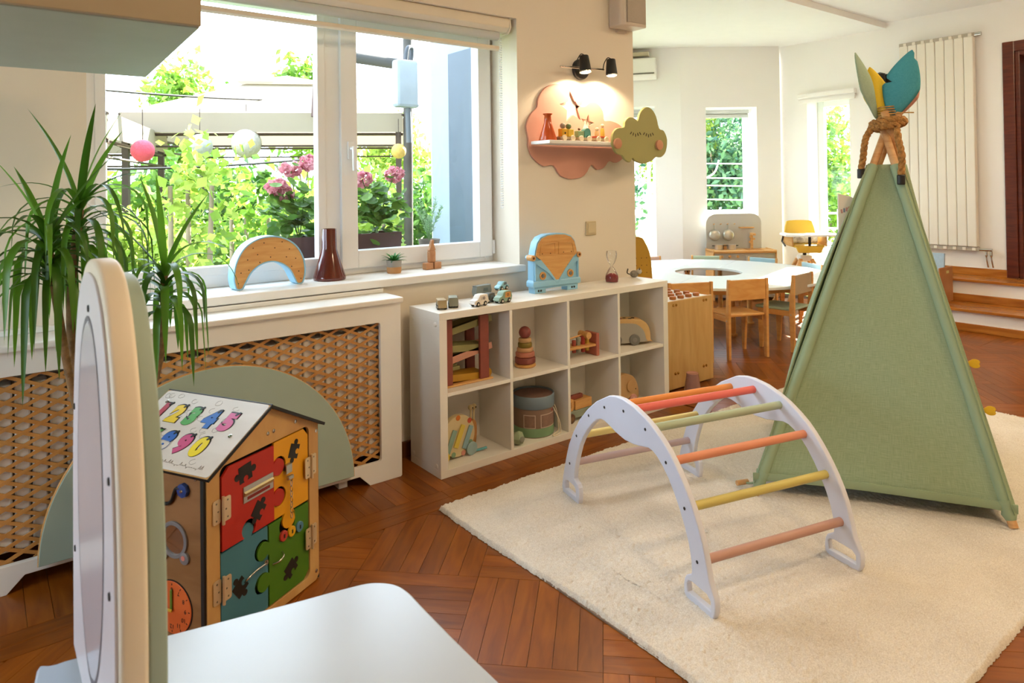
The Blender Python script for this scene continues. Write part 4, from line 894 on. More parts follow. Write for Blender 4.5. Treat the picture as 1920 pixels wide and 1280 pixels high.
hb = thing('hammer_bench', 'wooden hammer bench with coloured pegs in the third top compartment', 'hammer toy', (2.60, 2.80, Z1), -.04)
PK = mat('#b06450', .5, var=.08, sc=30)
for x in (-.115, .10): obj('end_panel', B().box(x, x+.022, -.05, .05, 0, .125), PK, hb, 0, .005)
obj('bench_board', B().box(-.095, .10, -.045, .045, .055, .068), BEECHX, hb, 0, .002)
for i, (x, c_, h_) in enumerate(((-.07, '#8f8f7d', .045), (-.03, '#a34a3c', .03), (.0, '#8f8f7d', .04), (.035, '#a5382c', .045), (.065, '#c9a23c', .03))): obj('peg', B().cyl((x, -.01, .04-h_*.3), (x, -.01, .068+h_), .0115, n=14), mat(c_, .5), hb, 50, .002)
ml = obj('mallet', B().cyl((.05, -.045, .118), (.05, .03, .118), .019, n=16), BEECHX, hb, 50, .002); obj('handle', B().cyl((.04, 0, .118), (-.1, 0, .10), .005, n=8), BEECHX, ml, 50)
wc = thing('wooden_camera_car', 'rounded cream wooden toy car with grey wheels in the top right compartment', 'toy car', (3.045, 2.838, Z1), -.55)
CP = smoothloop([(-.16, .018), (.125, .018), (.135, .03), (.132, .085), (.115, .125), (.085, .148), (.04, .156), (-.1, .158), (-.16, .15)], 4)
wc.scale = (.95,)*3
link('body', plate([CP], .095, .004), wood('#cfa468', '#dcb67c', .45, (3, 8, 8), 2), wc, 30, T=Tr(0, .012, 0) @ XZ)
SP = smoothloop([(-.16, .02), (.09, .02), (.102, .04), (.09, .085), (.06, .118), (.02, .132), (-.1, .135), (-.16, .13)], 4)
link('side_panel', plate([SP], .010, .002), mat('#a8a196', .5), wc, 30, T=Tr(0, -.042, 0) @ XZ)
for sx in (-.085, .03):
    for sy in (-1, 1): wheel(wc, sx, sy*.056, .034, .034, sy, mat('#75736f', .5), '#85837e', .014)
for i, (x, c_) in enumerate(((-.1, '#c9a21c'), (-.07, '#b5832a'), (-.05, '#8a3a4a'), (-.02, '#3a2c24'), (.01, '#5a4638'), (.035, '#2c2420'), (-.085, '#c46a2a'))): obj('key_button', B().lathe([(.012, 0), (.012, .006), (.009, .008), (0, .008)], 12, o=(x, -.012+.022*(i % 2), .152)), mat(c_, .5), wc, 40)
sn = thing('xylophone_snail', 'wooden xylophone snail toy in the bottom left compartment', 'xylophone toy', (1.865, 2.80, Z0), .1)
SNW = mat('#cdb98c', .5, var=.05)
link('shell', plate([arc(-.055, .105, .098, 0, 2*pi, 36)[:-1]], .03, .003), SNW, sn, 30, T=Tr(0, 0, 0) @ XZ)
for x, c_ in ((-.105, '#8aa595'), (-.055, '#d6bd52'), (-.005, '#8aaab0')): obj('chime_bar', B().box(-.014, .014, -.005, 0, -.055, .055, T=Tr(x, -.017, .105-abs(x+.055)*.3) @ Ry(.45)), mat(c_, .4), sn, 0, .003)
for x, z, c_ in ((-.06, .192, '#c9702a'), (.01, .165, '#b04a30'), (.015, .06, '#7d9a7a'), (-.09, .025, '#7d9a7a'), (-.03, .02, '#d08a7a')): obj('spot', B().lathe([(.013, 0), (.013, .001), (0, .001)], 14, T=Tr(x, -.0155, z) @ Rx(pi/2)), mat(c_, .5), sn, 40)
link('body', plate([smoothloop([(-.17, .012), (.06, .012), (.075, .02), (.085, .08), (.082, .13), (.065, .148), (.048, .135), (.042, .09), (.03, .035), (-.17, .028)], 3)], .026, .003), wood('#a9743c', '#bd8850', .5, (4, 8, 4), 2), sn, 30, T=Tr(0, .03, 0) @ XZ)
for x in (.055, .075):
    o = obj('feeler', B().cyl((x, .03, .14), (x+.002, .03, .195), .0045, n=10), SNW, sn, 50); obj('eye', B().ball((x+.002, .03, .205), .014, 14, 8), SNW, o, 180)
    obj('pupil', B().lathe([(.004, 0), (.004, .001), (0, .001)], 8, T=Tr(x+.002, .0155, .206) @ Rx(pi/2)), BLACK, o, 0)
wheel(sn, .015, -.03, .032, .032, -1, mat('#8fa6a6', .5), None); wheel(sn, -.15, -.03, .028, .028, -1, mat('#d6b81c', .5), None)
obj('beater', B().cyl((.045, -.02, .012), (.10, -.035, .016), .006, n=10), mat('#5fa3a8', .5), sn, 50)
dr = thing('drum_box', 'round blue storage drum with string handle in the second bottom compartment', 'storage drum', (2.312, 2.832, Z0))
DB = mat('#70808c', .55); 
obj('body', B().lathe([(.105, 0), (.106, .002), (.106, .15), (0, .15)], 40), mat('#8a7060', .6, var=.05), dr, 50)
obj('green_band', B().lathe([(.1065, .004), (.1072, .006), (.1072, .045), (.1065, .048)], 40), mat('#7a9a72', .55), dr, 50)
obj('lid', B().lathe([(.1105, .145), (.1115, .148), (.1115, .205), (.1085, .208), (.1045, .205), (.1045, .197), (0, .197)], 40), DB, dr, 50)
obj('lid_print', B().lathe([(.103, .1975), (.103, .1985), (0, .1985)], 36), mat('#7a5c50', .6, var=.15, sc=40), dr, 40)
for a0, a1 in ((-1.9, -.75), (-2.75, -2.15)):
    pts = [(math.cos(a)*.1072, math.sin(a)*.1072) for a in np.linspace(a0, a1, 12)]; b = B()
    b.add([(x, y, z) for x, y in pts for z in (.05, .118)], [(2*i, 2*i+2, 2*i+3, 2*i+1) for i in range(11)])
    lb = obj('label_panel', b, mat('#c9b49f', .6), dr, 60)
    pts = [(math.cos(a)*.1076, math.sin(a)*.1076) for a in np.linspace(a0+.04, a1-.04, 12)]; b = B(); b.add([(x, y, z) for x, y in pts for z in (.054, .114)], [(2*i, 2*i+2, 2*i+3, 2*i+1) for i in range(11)])
    obj('label_print', b, mat('#86695a', .6, var=.12, sc=60), lb, 60)
for i, (a, c_) in enumerate(((-1.15, '#b0463c'), (-1.05, '#5f6a80'), (-.95, '#b5b2a8'), (-.85, '#a5503c'))): obj('letter_tile', B().box(-.004, .004, -.0015, 0, -.006, .006, T=Tr(math.cos(a)*.107, math.sin(a)*.107, .13) @ Rz(a+pi/2)), mat(c_, .5), dr, 0)
obj('string_handle', B().tube(curve3([(.06, -.092, .135), (.085, -.105, .07), (.088, -.115, .012), (.07, -.12, .005), (.03, -.128, .004), (.04, -.112, .004), (.095, -.085, .005), (.108, -.075, .03), (.112, -.055, .1), (.095, -.055, .14)]), .0035, 7), mat('#d9cbb0', .8), dr, 60)
for i, (lab, x, y, z, s_, c_) in enumerate((('tiny pale green faceted block by the drum', 2.135, 2.735, Z0+.034, .034, '#9aa886'), ('tiny olive wooden block beside the drum', 2.115, 2.80, Z0+.026, .026, '#a5924e'))):
    t = thing('toy_block', lab, 'toy block', (x, y, z), .5*i, 'loose blocks by the drum')
    b = B().ball((0, 0, 0), s_, 6, 4); obj('stone', b, mat(c_, .5), t, 0); obj('facet', B().lathe([(s_*.5, 0), (s_*.45, .003), (0, .003)], 6, T=Tr(0, -s_*.85, 0) @ Rx(pi/2)), mat('#8a8f80', .5), t, 0)
t = thing('toy_plank', 'tiny upright yellow wooden plank beside the drum', 'toy block', (2.105, 2.85, Z0)); obj('plank_body', B().prism([(-.02, 0), (.02, 0), (.016, .10), (0, .115), (-.016, .10)], -.008, .008, 'xz'), wood('#b58a3c', '#c99f52', .5), t, 0, .003)
tk = thing('wooden_truck', 'wooden tow truck with grey-green chassis in the third bottom compartment', 'toy truck', (2.60, 2.83, Z0), .05)
obj('chassis', B().box(-.11, .12, -.035, .035, .02, .06), mat('#8b9583', .5), tk, 0, .004)
link('cab', plate([smoothloop([(-.11, .062), (-.035, .062), (-.03, .11), (-.04, .125), (-.11, .125)], 2), rrect(-.098, -.05, .075, .11, .008)], .06, .003), BEECHX, tk, 30, T=XZ)
obj('load_block', B().box(-.02, .11, -.032, .032, .061, .11), BEECHX, tk, 0, .004); obj('crane_arm', B().box(-.05, .06, -.012, .012, .112, .135), RD, tk, 0, .004)
for sx in (-.06, .08):
    for sy in (-1, 1): wheel(tk, sx, sy*.045, .026, .026, sy, mat('#5a3a22', .6), '#7a5636')
ep = thing('wooden_elephant', 'rounded wooden elephant pull toy with pink wheels in the bottom right compartment', 'pull toy', (2.985, 2.83, Z0), 0)
EL = wood('#b58c5c', '#c9a272', .5, (3, 8, 3), 2)
link('body', plate([smoothloop([(-.08, .04), (.05, .04), (.10, .025), (.115, .04), (.108, .10), (.07, .16), (0, .185), (-.06, .165), (-.09, .11)], 4)], .05, .006), EL, ep, 30, T=XZ)
link('ear', plate([arc(.045, .11, .035, 0, 2*pi, 24)[:-1]], .006, .001), EL, ep, 30, T=Tr(0, -.028, 0) @ XZ)
obj('eye', B().lathe([(.004, 0), (.004, .001), (0, .001)], 8, T=Tr(.085, -.0255, .085) @ Rx(pi/2)), BLACK, ep, 0)
for sx in (-.05, .06):
    for sy in (-1, 1): wheel(ep, sx, sy*.034, .03, .03, sy, mat('#c98f84', .5), '#d6a49a')
t = thing('dark_block', 'tiny dark wooden wheel toy behind the elephant', 'toy', (2.93, 2.93, Z0)); obj('disc', B().lathe([(.05, -.01), (.05, .01), (0, .01)], 20, T=Tr(0, 0, .1) @ Rx(pi/2)), RD, t, 40); obj('stand', B().box(-.02, .02, -.02, .02, 0, .06), RD, t, 0)
# ================================================================== wall above the shelf
cs = thing('cloud_shelf', 'pink cloud wall shelf with star cut-outs and green cloud front', 'wall shelf', (2.88, 3.05, 1.57))
CPK = mat('#d49a86', .6, var=.02); 
cloud = smoothloop([(-.41, .02), (-.425, .09), (-.39, .16), (-.345, .20), (-.335, .25), (-.29, .31), (-.21, .345), (-.12, .335), (-.06, .29), (-.03, .235), (.03, .225), (.08, .255), (.14, .25), (.185, .205), (.195, .15), (.25, .15), (.33, .13), (.385, .08), (.395, .0), (.37, -.07), (.30, -.11), (.235, -.10), (.19, -.14), (.13, -.155), (.08, -.125), (.02, -.19), (-.08, -.21), (-.17, -.19), (-.225, -.13), (-.30, -.135), (-.375, -.09), (-.41, -.03)], 3)
def star(cx, cz, R, r_, rot): return [(cx+(R if i % 2 == 0 else r_)*math.cos(rot+i*pi/5), cz+(R if i % 2 == 0 else r_)*math.sin(rot+i*pi/5)) for i in range(10)]
link('cloud_back', plate([cloud, star(-.075, .215, .105, .047, pi/2+.15), star(.05, .125, .055, .024, pi/2-.2)], .014, .002), CPK, cs, 30, T=Tr(0, -.0085, 0) @ XZ)
obj('shelf_board', B().box(-.40, .40, -.185, -.022, -.014, .004), WHITE, cs, 0, .002)
gc = smoothloop([(-.265, -.01), (-.262, .05), (-.225, .085), (-.165, .095), (-.155, .13), (-.115, .157), (-.065, .15), (-.045, .138), (-.02, .19), (.03, .225), (.085, .215), (.125, .17), (.15, .10), (.195, .085), (.225, .03), (.21, -.045), (.165, -.08), (.12, -.078), (.075, -.105), (0, -.122), (-.07, -.108), (-.095, -.09), (-.12, -.115), (-.16, -.10), (-.185, -.075), (-.235, -.06)], 3)
GRC = mat('#a09a60', .6, var=.02)
gcl = link('green_cloud', plate([gc], .018, .004, 3), GRC, cs, 30, T=Tr(.335, -.196, 0) @ XZ); gcl['label'] = 'olive green cloud panel with closed eyes'
for s_ in (-1, 1):
    obj('cheek', B().lathe([(.031, 0), (.031, .012), (.028, .014), (0, .014)], 24, T=Tr(.335-.035+s_*.185-.01, -.205, -.005) @ Rx(pi/2)), mat('#c48a68', .55), gcl, 50)
    for i in range(5):
        x = .335-.01+s_*.058+(i-2)*.02; z = .062-.012*(1-abs(i-2)/2)
        obj('eyelash', B().box(-.0025, .0025, -.001, .001, -.010, .008, T=Tr(x, -.2056, z) @ Ry(-(i-2)*.35)), mat('#3c3228', .6), gcl, 0)
def bottle(label, x):
    t = thing('shelf_vase', label, 'vase', (x, 2.94, 1.5745)); m, nt, p, L = base('amber_glass')
    obj('body', B().lathe([(.05, 0), (.052, .004), (.022, .10), (.019, .14), (.027, .148), (.027, .151), (.016, .151), (.016, .12), (0, .11)], 28), mat('#d0602c', .15, trans=.35, var=.04), t, 60)
bottle('orange glass bottle vase on the left end of the cloud shelf', 2.532); bottle('orange glass bottle vase peeking above the green cloud', 3.205)
# wooden train on the cloud shelf
for i, (x, lab, c1, c2) in enumerate(((2.655, 'tiny yellow train wagon with round heads on the cloud shelf', '#d6a21c', '#e0b93a'), (2.785, 'tiny green train wagon with teal arch block on the cloud shelf', '#8aa57c', '#4f8f86'), (2.925, 'tiny red train wagon carrying two wooden figures on the cloud shelf', '#b5482c', '#c99a3c'))):
    t = thing('train_wagon', lab, 'toy train', (x, 2.925, 1.574), 0, 'wooden train on the cloud shelf')
    obj('wagon_base', B().box(-.058, .058, -.02, .02, .008, .024), mat('#a08a6a', .5), t, 0, .003)
    for sx in (-.032, .032):
        for sy in (-1, 1): wheel(t, sx, sy*.028, .017, .017, sy, mat('#e3d3b6', .5), None)
    if i == 0:
        obj('cargo_block', B().box(-.045, -.002, -.018, .018, .025, .07), mat(c1, .45), t, 0, .003); obj('cargo_block', B().box(.002, .045, -.018, .018, .025, .068), mat(c2, .45), t, 0, .003)
        obj('head', B().ball((-.024, 0, .087), .017), mat('#9a8a72', .5), t, 180); obj('head', B().ball((.02, 0, .085), .017), mat('#5d7048', .5), t, 180)
        obj('hole', B().lathe([(.006, 0), (.006, .001), (0, .001)], 10, T=Tr(-.022, -.0185, .045) @ Rx(pi/2)), BLACK, t, 0)
    elif i == 1:
        obj('cargo_block', B().box(-.05, -.004, -.018, .018, .025, .062), mat(c1, .45), t, 0, .003); obj('knob', B().ball((-.028, 0, .072), .008), mat('#6a4a2a', .5), t, 180)
        link('arch_block', plate([[(-.0, 0), (.014, 0)]+arc(.025, 0, .011, pi, 0, 8)+[(.05, 0), (.05, .03)]+arc(.025, .03, .025, 0, pi, 12)], .036, .002), mat(c2, .45), t, 30, T=Tr(0, 0, .025) @ XZ)
    else:
        obj('seat_block', B().box(-.05, .05, -.018, .018, .025, .036), mat(c1, .45), t, 0, .003)
        for sx, h_, c_ in ((-.024, .045, '#c9a06a'), (.022, .07, '#c9a23c')):
            f_ = obj('figure', B().lathe([(.014, 0), (.013, h_*.5), (.009, h_*.7), (0, h_*.72)], 12, o=(sx, 0, .036)), mat(c_, .5), t, 50); obj('head', B().ball((sx, 0, .036+h_*.9), .012), mat('#dcc09a', .5), f_, 180)
# spot lamp
lp = thing('spot_lamp', 'black twin-spot wall lamp with chrome bar above the cloud shelf', 'lamp', (2.885, 3.05, 2.02))
obj('wall_plate', B().lathe([(.062, 0), (.062, .02), (.055, .026), (0, .026)], 32, T=Rx(pi/2)), BLACK, lp, 50)
obj('bar', B().tube([(-.225, -.08, -.012), (.125, -.08, .0)], .006, 10), CHROME, lp, 60); obj('stem', B().cyl((0, -.02, -.004), (0, -.08, -.004), .008, n=10), CHROME, lp, 60)
for x, tl in ((-.075, .12), (.145, .05)):
    T = Tr(x, -.125, .005) @ Rx(-tl)
    s_ = obj('lamp_shade', B().lathe([(.0, .055), (.024, .054), (.027, .05), (.036, -.045), (.035, -.045), (.0255, .045), (0, .046)], 24, T=T), BLACK, lp, 50)
    obj('rim', B().lathe([(.0365, -.046), (.0365, -.040), (.035, -.040), (.035, -.046)], 24, T=T), CHROME, s_, 50)
    obj('bulb', B().lathe([(0, -.03), (.032, -.036), (.0335, -.043), (.02, -.05), (0, -.052)], 18, T=T), glow('bulb_glow', (1, .78, .5), 30), s_, 60)
    obj('yoke', B().tube(curve3([(x-.03, -.085, .0), (x-.034, -.10, .035), (x-.02, -.115, .066), (x, -.125, .06)]), .003, 6), BLACK, s_, 60)
    ld = bpy.data.lights.new('spot_beam', 'SPOT'); ld.energy = 20; ld.color = (1, .80, .55); ld.spot_size = 2.5; ld.spot_blend = .35; ld.shadow_soft_size = .025
    lo = bpy.data.objects.new('spot_beam', ld); COL.objects.link(lo); lo.parent = s_
    lo.matrix_local = T @ Tr(0, 0, -.05) @ Rx(.35)
# speaker and switch
ac_ = thing('loudspeaker', 'beige loudspeaker box fixed high on the wall end', 'speaker', (3.243, 3.05, 2.305))
BEI = mat('#cfc2b2', .5, var=.02)
obj('cabinet_box', B().prism([(-.105, -.03), (-.10, 0), (.105, 0), (.105, -.13), (.02, -.13), (-.08, -.122), (-.105, -.10)], .0, .42), BEI, ac_, 30, .008)
obj('grille', B().box(-.07, .095, -.1335, -.128, .02, .40), mat('#b5a898', .7, bump=.5, bsc=400), ac_, 0, .004); obj('bracket', B().box(-.04, .04, -.02, 0, -.02, .02), BEI, ac_, 0)
sw = thing('light_switch', 'square beige light switch on the wall above the shelf', 'switch', (2.957, 3.05, 1.06))
obj('cover_plate', B().box(-.043, .043, -.010, 0, -.043, .043), mat('#c9b893', .45), sw, 0, .005); obj('rocker', B().box(-.03, .03, -.0135, -.009, -.03, .03), mat('#cdbd99', .4), sw, 0, .003)
# ================================================================== ring table and chairs in the bay
tb = thing('ring_table', 'large white ring-shaped children\'s table with round hole in the bay', 'table', (5.366, 3.982, 0))
TT = mat('#dfe8ea', .25, var=.01); CHB = wood('#d0934c', '#dfab66', .45, (3, 3, 10), 2.5)
for k_ in range(4):
    a0, a1 = k_*pi/2+.35, (k_+1)*pi/2+.35-.004; lp = arc(0, 0, 1.04, a0, a1, 24)+arc(0, 0, .30, a1, a0, 16)
    sg = link('table_segment', plate([lp], .022, .003), TT, tb, 30, T=Tr(0, 0, .489))
    obj('apron_rail', B().prism(arc(0, 0, .92, a0+.1, a1-.1, 14)+arc(0, 0, .90, a1-.1, a0+.1, 14), .43, .476), CHB, sg, 40)
    for r_, a in ((.93, a0+.16), (.93, a1-.16), (.42, (a0+a1)/2)):
        x, y = r_*math.cos(a), r_*math.sin(a)
        lg = obj('leg', B().cyl((x, y, .015), (x, y, .478), .024, n=14), CHB, tb, 50); obj('foot_pad', B().lathe([(.04, 0), (.04, .012), (.03, .016), (0, .016)], 14, o=(x, y, 0)), CHB, lg, 50)
        obj('clamp', B().box(x-.02, x+.02, y-.02, y+.02, .445, .462), BLACK, lg, 0)
def chair(label, a, c, bc, sc_=None, sc=1.0):
    # a, c: ground points of the two back posts, ordered so that the seat lies to the left of a->c
    a, c = Vector((*a, 0)), Vector((*c, 0)); m_ = (a+c)/2; d = (c-a).normalized()
    t = thing('kids_chair', label, 'chair', (m_.x, m_.y, 0), math.atan2(d.y, d.x), 'wooden chairs around the ring table'); t.scale = (sc,)*3
    hw = .165
    for s_ in (-1, 1):
        obj('leg', B().prism([(-.006, 0), (.026, 0), (.036, .32), (.012, .6), (-.012, .6), (-.008, .3)], s_*hw-.011, s_*hw+.011, 'yz'), CHB, t, 0, .004)
        obj('leg', B().prism([(.262, 0), (.29, 0), (.30, .315), (.235, .315)], s_*(hw-.012)-.011, s_*(hw-.012)+.011, 'yz'), CHB, t, 0, .004)
        obj('side_rail', B().box(s_*(hw-.012)-.009, s_*(hw-.012)+.009, .03, .29, .275, .315), CHB, t, 0, .003)
    obj('seat', B().box(-hw+.012, hw-.012, .012, .325, .316, .334), mat(sc_, .5) if sc_ else CHB, t, 0, .006)
    n_ = 10; lp = [(-hw+.010+(2*hw-.02)*i/n_, -.006+.0*i) for i in range(n_+1)]
    obj('backrest', B().box(-hw+.010, hw-.010, -.004, .012, .44, .595), mat(bc, .5) if bc else CHB, t, 0, .006)
    obj('front_rail', B().box(-hw+.01, hw-.01, .262, .278, .275, .315), CHB, t, 0, .003)
    for s_ in (-1, 1): obj('bolt', B().lathe([(.006, 0), (.005, .002), (0, .002)], 8, T=Tr(s_*(hw+.011), .02, .29) @ Ry(s_*pi/2)), STEEL, t, 0)
    return t
chair('natural beech chair with its back to us at the ring table', (4.404, 3.117), (4.765, 2.978), None)
chair('natural beech chair behind the plywood cabinet', (3.975, 3.30), (4.286, 3.149), None)
chair('beech chair with sage seat and taupe backrest at the near right of the ring table', (5.005, 2.928), (5.345, 2.962), '#b3a184', '#a9bfa8')
def farchair(label, px, py, bc):
    cx, cy = px, py; d = Vector((5.366-cx, 3.982-cy, 0)).normalized(); s_ = Vector((d.y, -d.x, 0))*.165
    chair(label, (cx-s_.x, cy-s_.y), (cx+s_.x, cy+s_.y), bc, bc, .89)
farchair('beech chair with sage backrest in front of the play kitchen', 6.26, 4.67, '#b9c9b0')
farchair('beech chair with light blue backrest right of the play kitchen front', 6.50, 4.14, '#a5cbd8')
farchair('beech chair with light blue backrest nearest the high chair', 6.41, 3.55, '#b5d2dc')
farchair('beech chair with pink backrest at the far left of the ring table', 5.74, 5.04, '#dcb9a8')
# ================================================================== play kitchen
kt = thing('play_kitchen', 'grey and beech toy kitchen with steel pans under the bay window', 'play kitchen', (6.965, 4.758, 0), -.643)
KG = mat('#b9b4ab', .55, var=.02)
obj('cabinet_body', B().box(-.345, .345, -.24, .04, .03, .525), KG, kt, 0, .004); obj('worktop', B().box(-.36, .36, -.255, .05, .526, .552), BEECHX, kt, 0, .004)
for s_ in (-1, 1): obj('side_panel', B().box(s_*.352-.008, s_*.352+.008, -.25, .05, 0, .56), BEECHX, kt, 0, .003)
link('backboard', plate([[(-.345, 0), (.30, 0)]+arc(.30-.11, .295, .11, 0, pi/2, 8)+arc(-.345+.12, .285, .12, pi/2, pi, 8)], .014, .003), KG, kt, 30, T=Tr(0, .055, .552) @ XZ)
for i, x in enumerate((-.26, -.17, -.08)): obj('stove_knob', B().lathe([(.016, 0), (.014, .014), (0, .015)], 14, T=Tr(x, -.24, .49) @ Rx(pi/2)), BEECHX, kt, 50)
obj('kitchen_door', B().box(-.34, -.02, -.25, -.241, .06, .455), KG, kt, 0, .003); obj('kitchen_door', B().box(.0, .33, -.25, -.241, .06, .5), KG, kt, 0, .003)
obj('sink_basin', B().box(.06, .24, -.18, -.02, .5525, .556), mat('#a9702f', .5), kt, 0, .002)
tp_ = obj('tap', B().box(.155, .185, .0, .03, .552, .735), BEECHX, kt, 0, .004); obj('spout', B().box(.155, .185, -.09, .0, .71, .735), BEECHX, tp_, 0, .004)
for z, x in ((.69, .15), (.665, .19), (.63, .145)): obj('tap_knob', B().lathe([(.013, 0), (.013, .012), (0, .012)], 12, T=Tr(x, -.001, z) @ Rx(pi/2)), BEECHX, tp_, 50)
obj('wall_ledge', B().box(.03, .20, -.005, .048, .79, .802), BEECHX, kt, 0, .002)
for x in (-.26, -.18, -.10, -.02): obj('hook', B().cyl((x, .05, .835), (x, .015, .842), .006, n=10), BEECHX, kt, 50)
kT = Tr(6.965, 4.758, 0) @ Rz(-.643)
for i, (x, lab) in enumerate(((-.255, 'round steel toy pan hanging on the left of the play kitchen'), (-.095, 'round steel toy pan hanging on the right of the play kitchen'))):
    t = thing('toy_pan', lab, 'toy pan', kT @ Vector((x, .028, .71)), -.643, 'steel pans of the play kitchen')
    obj('bowl', B().lathe([(.066, 0), (.062, .022), (.05, .03), (0, .031)], 28, T=Rx(pi/2)), mat('#bdb9ae', .3, .75, var=.06), t, 60); obj('handle', B().tube([(0, -.004, .062), (0, -.004, .128)], .005, 8), STEEL, t, 60)
for i, (x, lab) in enumerate(((-.24, 'small steel saucepan on the left of the toy worktop'), (-.09, 'small steel saucepan in the middle of the toy worktop'))):
    t = thing('toy_saucepan', lab, 'toy pot', kT @ Vector((x, -.07, .5525)), -.643, 'steel saucepans of the play kitchen')
    obj('pot', B().lathe([(.045, 0), (.047, .004), (.047, .055), (.05, .058), (.045, .058), (.044, .01), (0, .008)], 26), mat('#cfcdc6', .3, .7, var=.03), t, 60)
    for s_ in (-1, 1): obj('handle', B().box(s_*.062-.014, s_*.062+.014, -.008, .008, .04, .05), BLACK, t, 0, .003)
t = thing('toy_spice_block', 'tiny brown wooden block between the saucepans', 'toy block', kT @ Vector((-.165, -.06, .5525)), -.643); obj('block_body', B().box(-.018, .018, -.015, .015, 0, .05), wood('#a9713c', '#bd8850', .5), t, 0, .004); obj('block_cap', B().box(-.012, .012, -.01, .01, .05, .056), BEECHX, t, 0, .002)
# ================================================================== high chair
hc = thing('high_chair', 'beech high chair with yellow seat and white tray by the tall window', 'high chair', (6.97, 3.94, 0), -.75); hc.scale = (1.04, 1.04, .965)
for sx, sy in ((-1, -1), (1, -1), (-1, 1), (1, 1)): obj('leg', B().tube([(sx*.25, sy*.24, 0), (sx*.055, sy*.05, .52)], .021, 10), BEECH, hc, 50)
obj('pedestal', B().box(-.06, .06, -.06, .06, .50, .56), WHITE, hc, 0, .01); obj('post', B().cyl((0, 0, .55), (0, 0, .66), .018, n=12), mat('#3b332c', .4, .5), hc, 50)
YS = mat('#dfb63c', .55, var=.03)
obj('seat', B().box(-.15, .15, -.16, .13, .655, .685), YS, hc, 0, .02); obj('footrest_apron', B().prism([(-.14, .0), (.14, 0), (.11, -.075), (-.11, -.075)], -.17, -.15, 'xz', T=Tr(0, 0, .675)), YS, hc, 0, .01)
link('backrest', plate([smoothloop([(-.15, 0), (.15, 0), (.155, .12), (.135, .22), (.1, .255), (-.1, .255), (-.135, .22), (-.155, .12)], 3)], .025, .008), YS, hc, 30, T=Tr(0, .13, .68) @ Rx(-.15) @ XZ)
for s_ in (-1, 1):
    obj('side_panel', B().box(s_*.165-.008, s_*.165+.008, -.16, .13, .67, .775), BEECH, hc, 0, .01); obj('side_hardware', B().tube([(s_*.178, .10, .77), (s_*.185, .13, .70), (s_*.185, .02, .66)], .009, 8), mat('#3b332c', .4, .4), hc, 50)
link('tray', plate([smoothloop([(-.22, -.30), (.22, -.30), (.26, -.22), (.25, -.02), (.2, .08), (.17, .06), (.14, -.06), (-.14, -.06), (-.17, .06), (-.2, .08), (-.25, -.02), (-.26, -.22)], 3)], .022, .006), WHITE, hc, 30, T=Tr(0, 0, .795))
obj('harness_strap', B().box(-.014, .014, -.165, -.161, .66, .785), BLACK, hc, 0, .002); obj('printed_cushion', B().box(-.13, .13, -.02, .02, .69, .78), mat('#e3d6c6', .8, var=.4, sc=30), hc, 0, .012)
# ================================================================== plywood cabinet with peg board top
pc = thing('peg_cabinet', 'birch plywood cabinet with white top beside the cube shelf', 'cabinet', (3.69, 3.135, 0))
obj('body', B().box(-.225, .225, -.23, .23, .02, .56), PLY, pc, 0, .003); obj('front_panel', B().box(-.235, .235, -.252, -.234, .012, .572), PLYX, pc, 0, .004)
obj('side_board', B().box(.222, .236, -.234, .236, .012, .566), PLY, pc, 0, .003); obj('white_top', B().box(-.23, .222, -.234, .235, .5605, .568), WHITE, pc, 0, .002)
BRS = mat('#b58a3c', .25, .9)
for x, z in ((-.16, .545), (.15, .545), (-.15, .11), (.14, .11)):
    b_ = obj('corner_bolt', B().lathe([(.009, 0), (.008, .004), (.004, .006), (0, .006)], 12, T=Tr(x-.012, -.252, z) @ Rx(pi/2)), BRS, pc, 40); obj('bolt_pair', B().lathe([(.009, 0), (.008, .004), (.004, .006), (0, .006)], 12, T=Tr(x+.016, -.252, z) @ Rx(pi/2)), BRS, b_, 40)
for i in range(4):
    for j in range(4): obj('peg_disc', B().lathe([(.02, 0), (.022, .003), (.022, .018), (.019, .021), (0, .021)], 16, o=(-.10+i*.08, -.19+j*.08, .568)), wood('#a9622a', '#bd7538', .5, (4, 4, 4), 3), pc, 40)
hh = thing('hedgehog_toy', 'small brown wooden hedgehog on the white peg-board top', 'figurine', (3.76, 3.30, .568), .3)
link('body', plate([smoothloop([(-.06, 0), (.06, 0), (.085, .015), (.06, .035)], 2)+[(.05+.0*i-.012*i, .05+.035*math.sin(pi*i/9)+(.012 if i % 2 else 0)) for i in range(9)]], .03, .003), wood('#a9622a', '#bd7538', .5), hh, 30, T=XZ); obj('nose', B().ball((.085, 0, .016), .006), BLACK, hh, 180)
yc = thing('yellow_chair', 'mustard yellow curved chair back with rows of small holes behind the shelf', 'chair', (3.86, 3.60, 0), -.62)
YM = mat('#c99a34', .45, var=.04)
lpb = smoothloop([(-.2, .40), (.2, .40), (.205, .62), (.19, .78), (.15, .88), (.10, .925), (-.10, .935), (-.17, .915), (-.2, .84), (-.205, .62)], 3)
me = plate([lpb], .016, .004)
for v in me.vertices: v.co.z += -1.1*v.co.x**2
link('backrest', me, YM, yc, 60, T=XZ); obj('seat', B().box(-.2, .2, .03, .36, .38, .405), YM, yc, 0, .01)
for sx in (-.17, .17):
    for y in (.03, .33): obj('leg', B().cyl((sx, y, 0), (sx, y, .38), .016, n=10), BEECH, yc, 50)
for j in range(4):
    for i in range(5):
        x = -.01+i*.042; obj('hole', B().lathe([(.0045, 0), (.0045, .001), (0, .001)], 8, T=Tr(x, -.0075+1.1*x*x, .60+.055*j) @ Rx(pi/2)), mat('#7d5a16', .6), yc, 0)
fg = thing('cat_figurine', 'tiny grey and white toy animal on the right end of the shelf', 'figurine', (3.205, 2.925, ST), -.5)
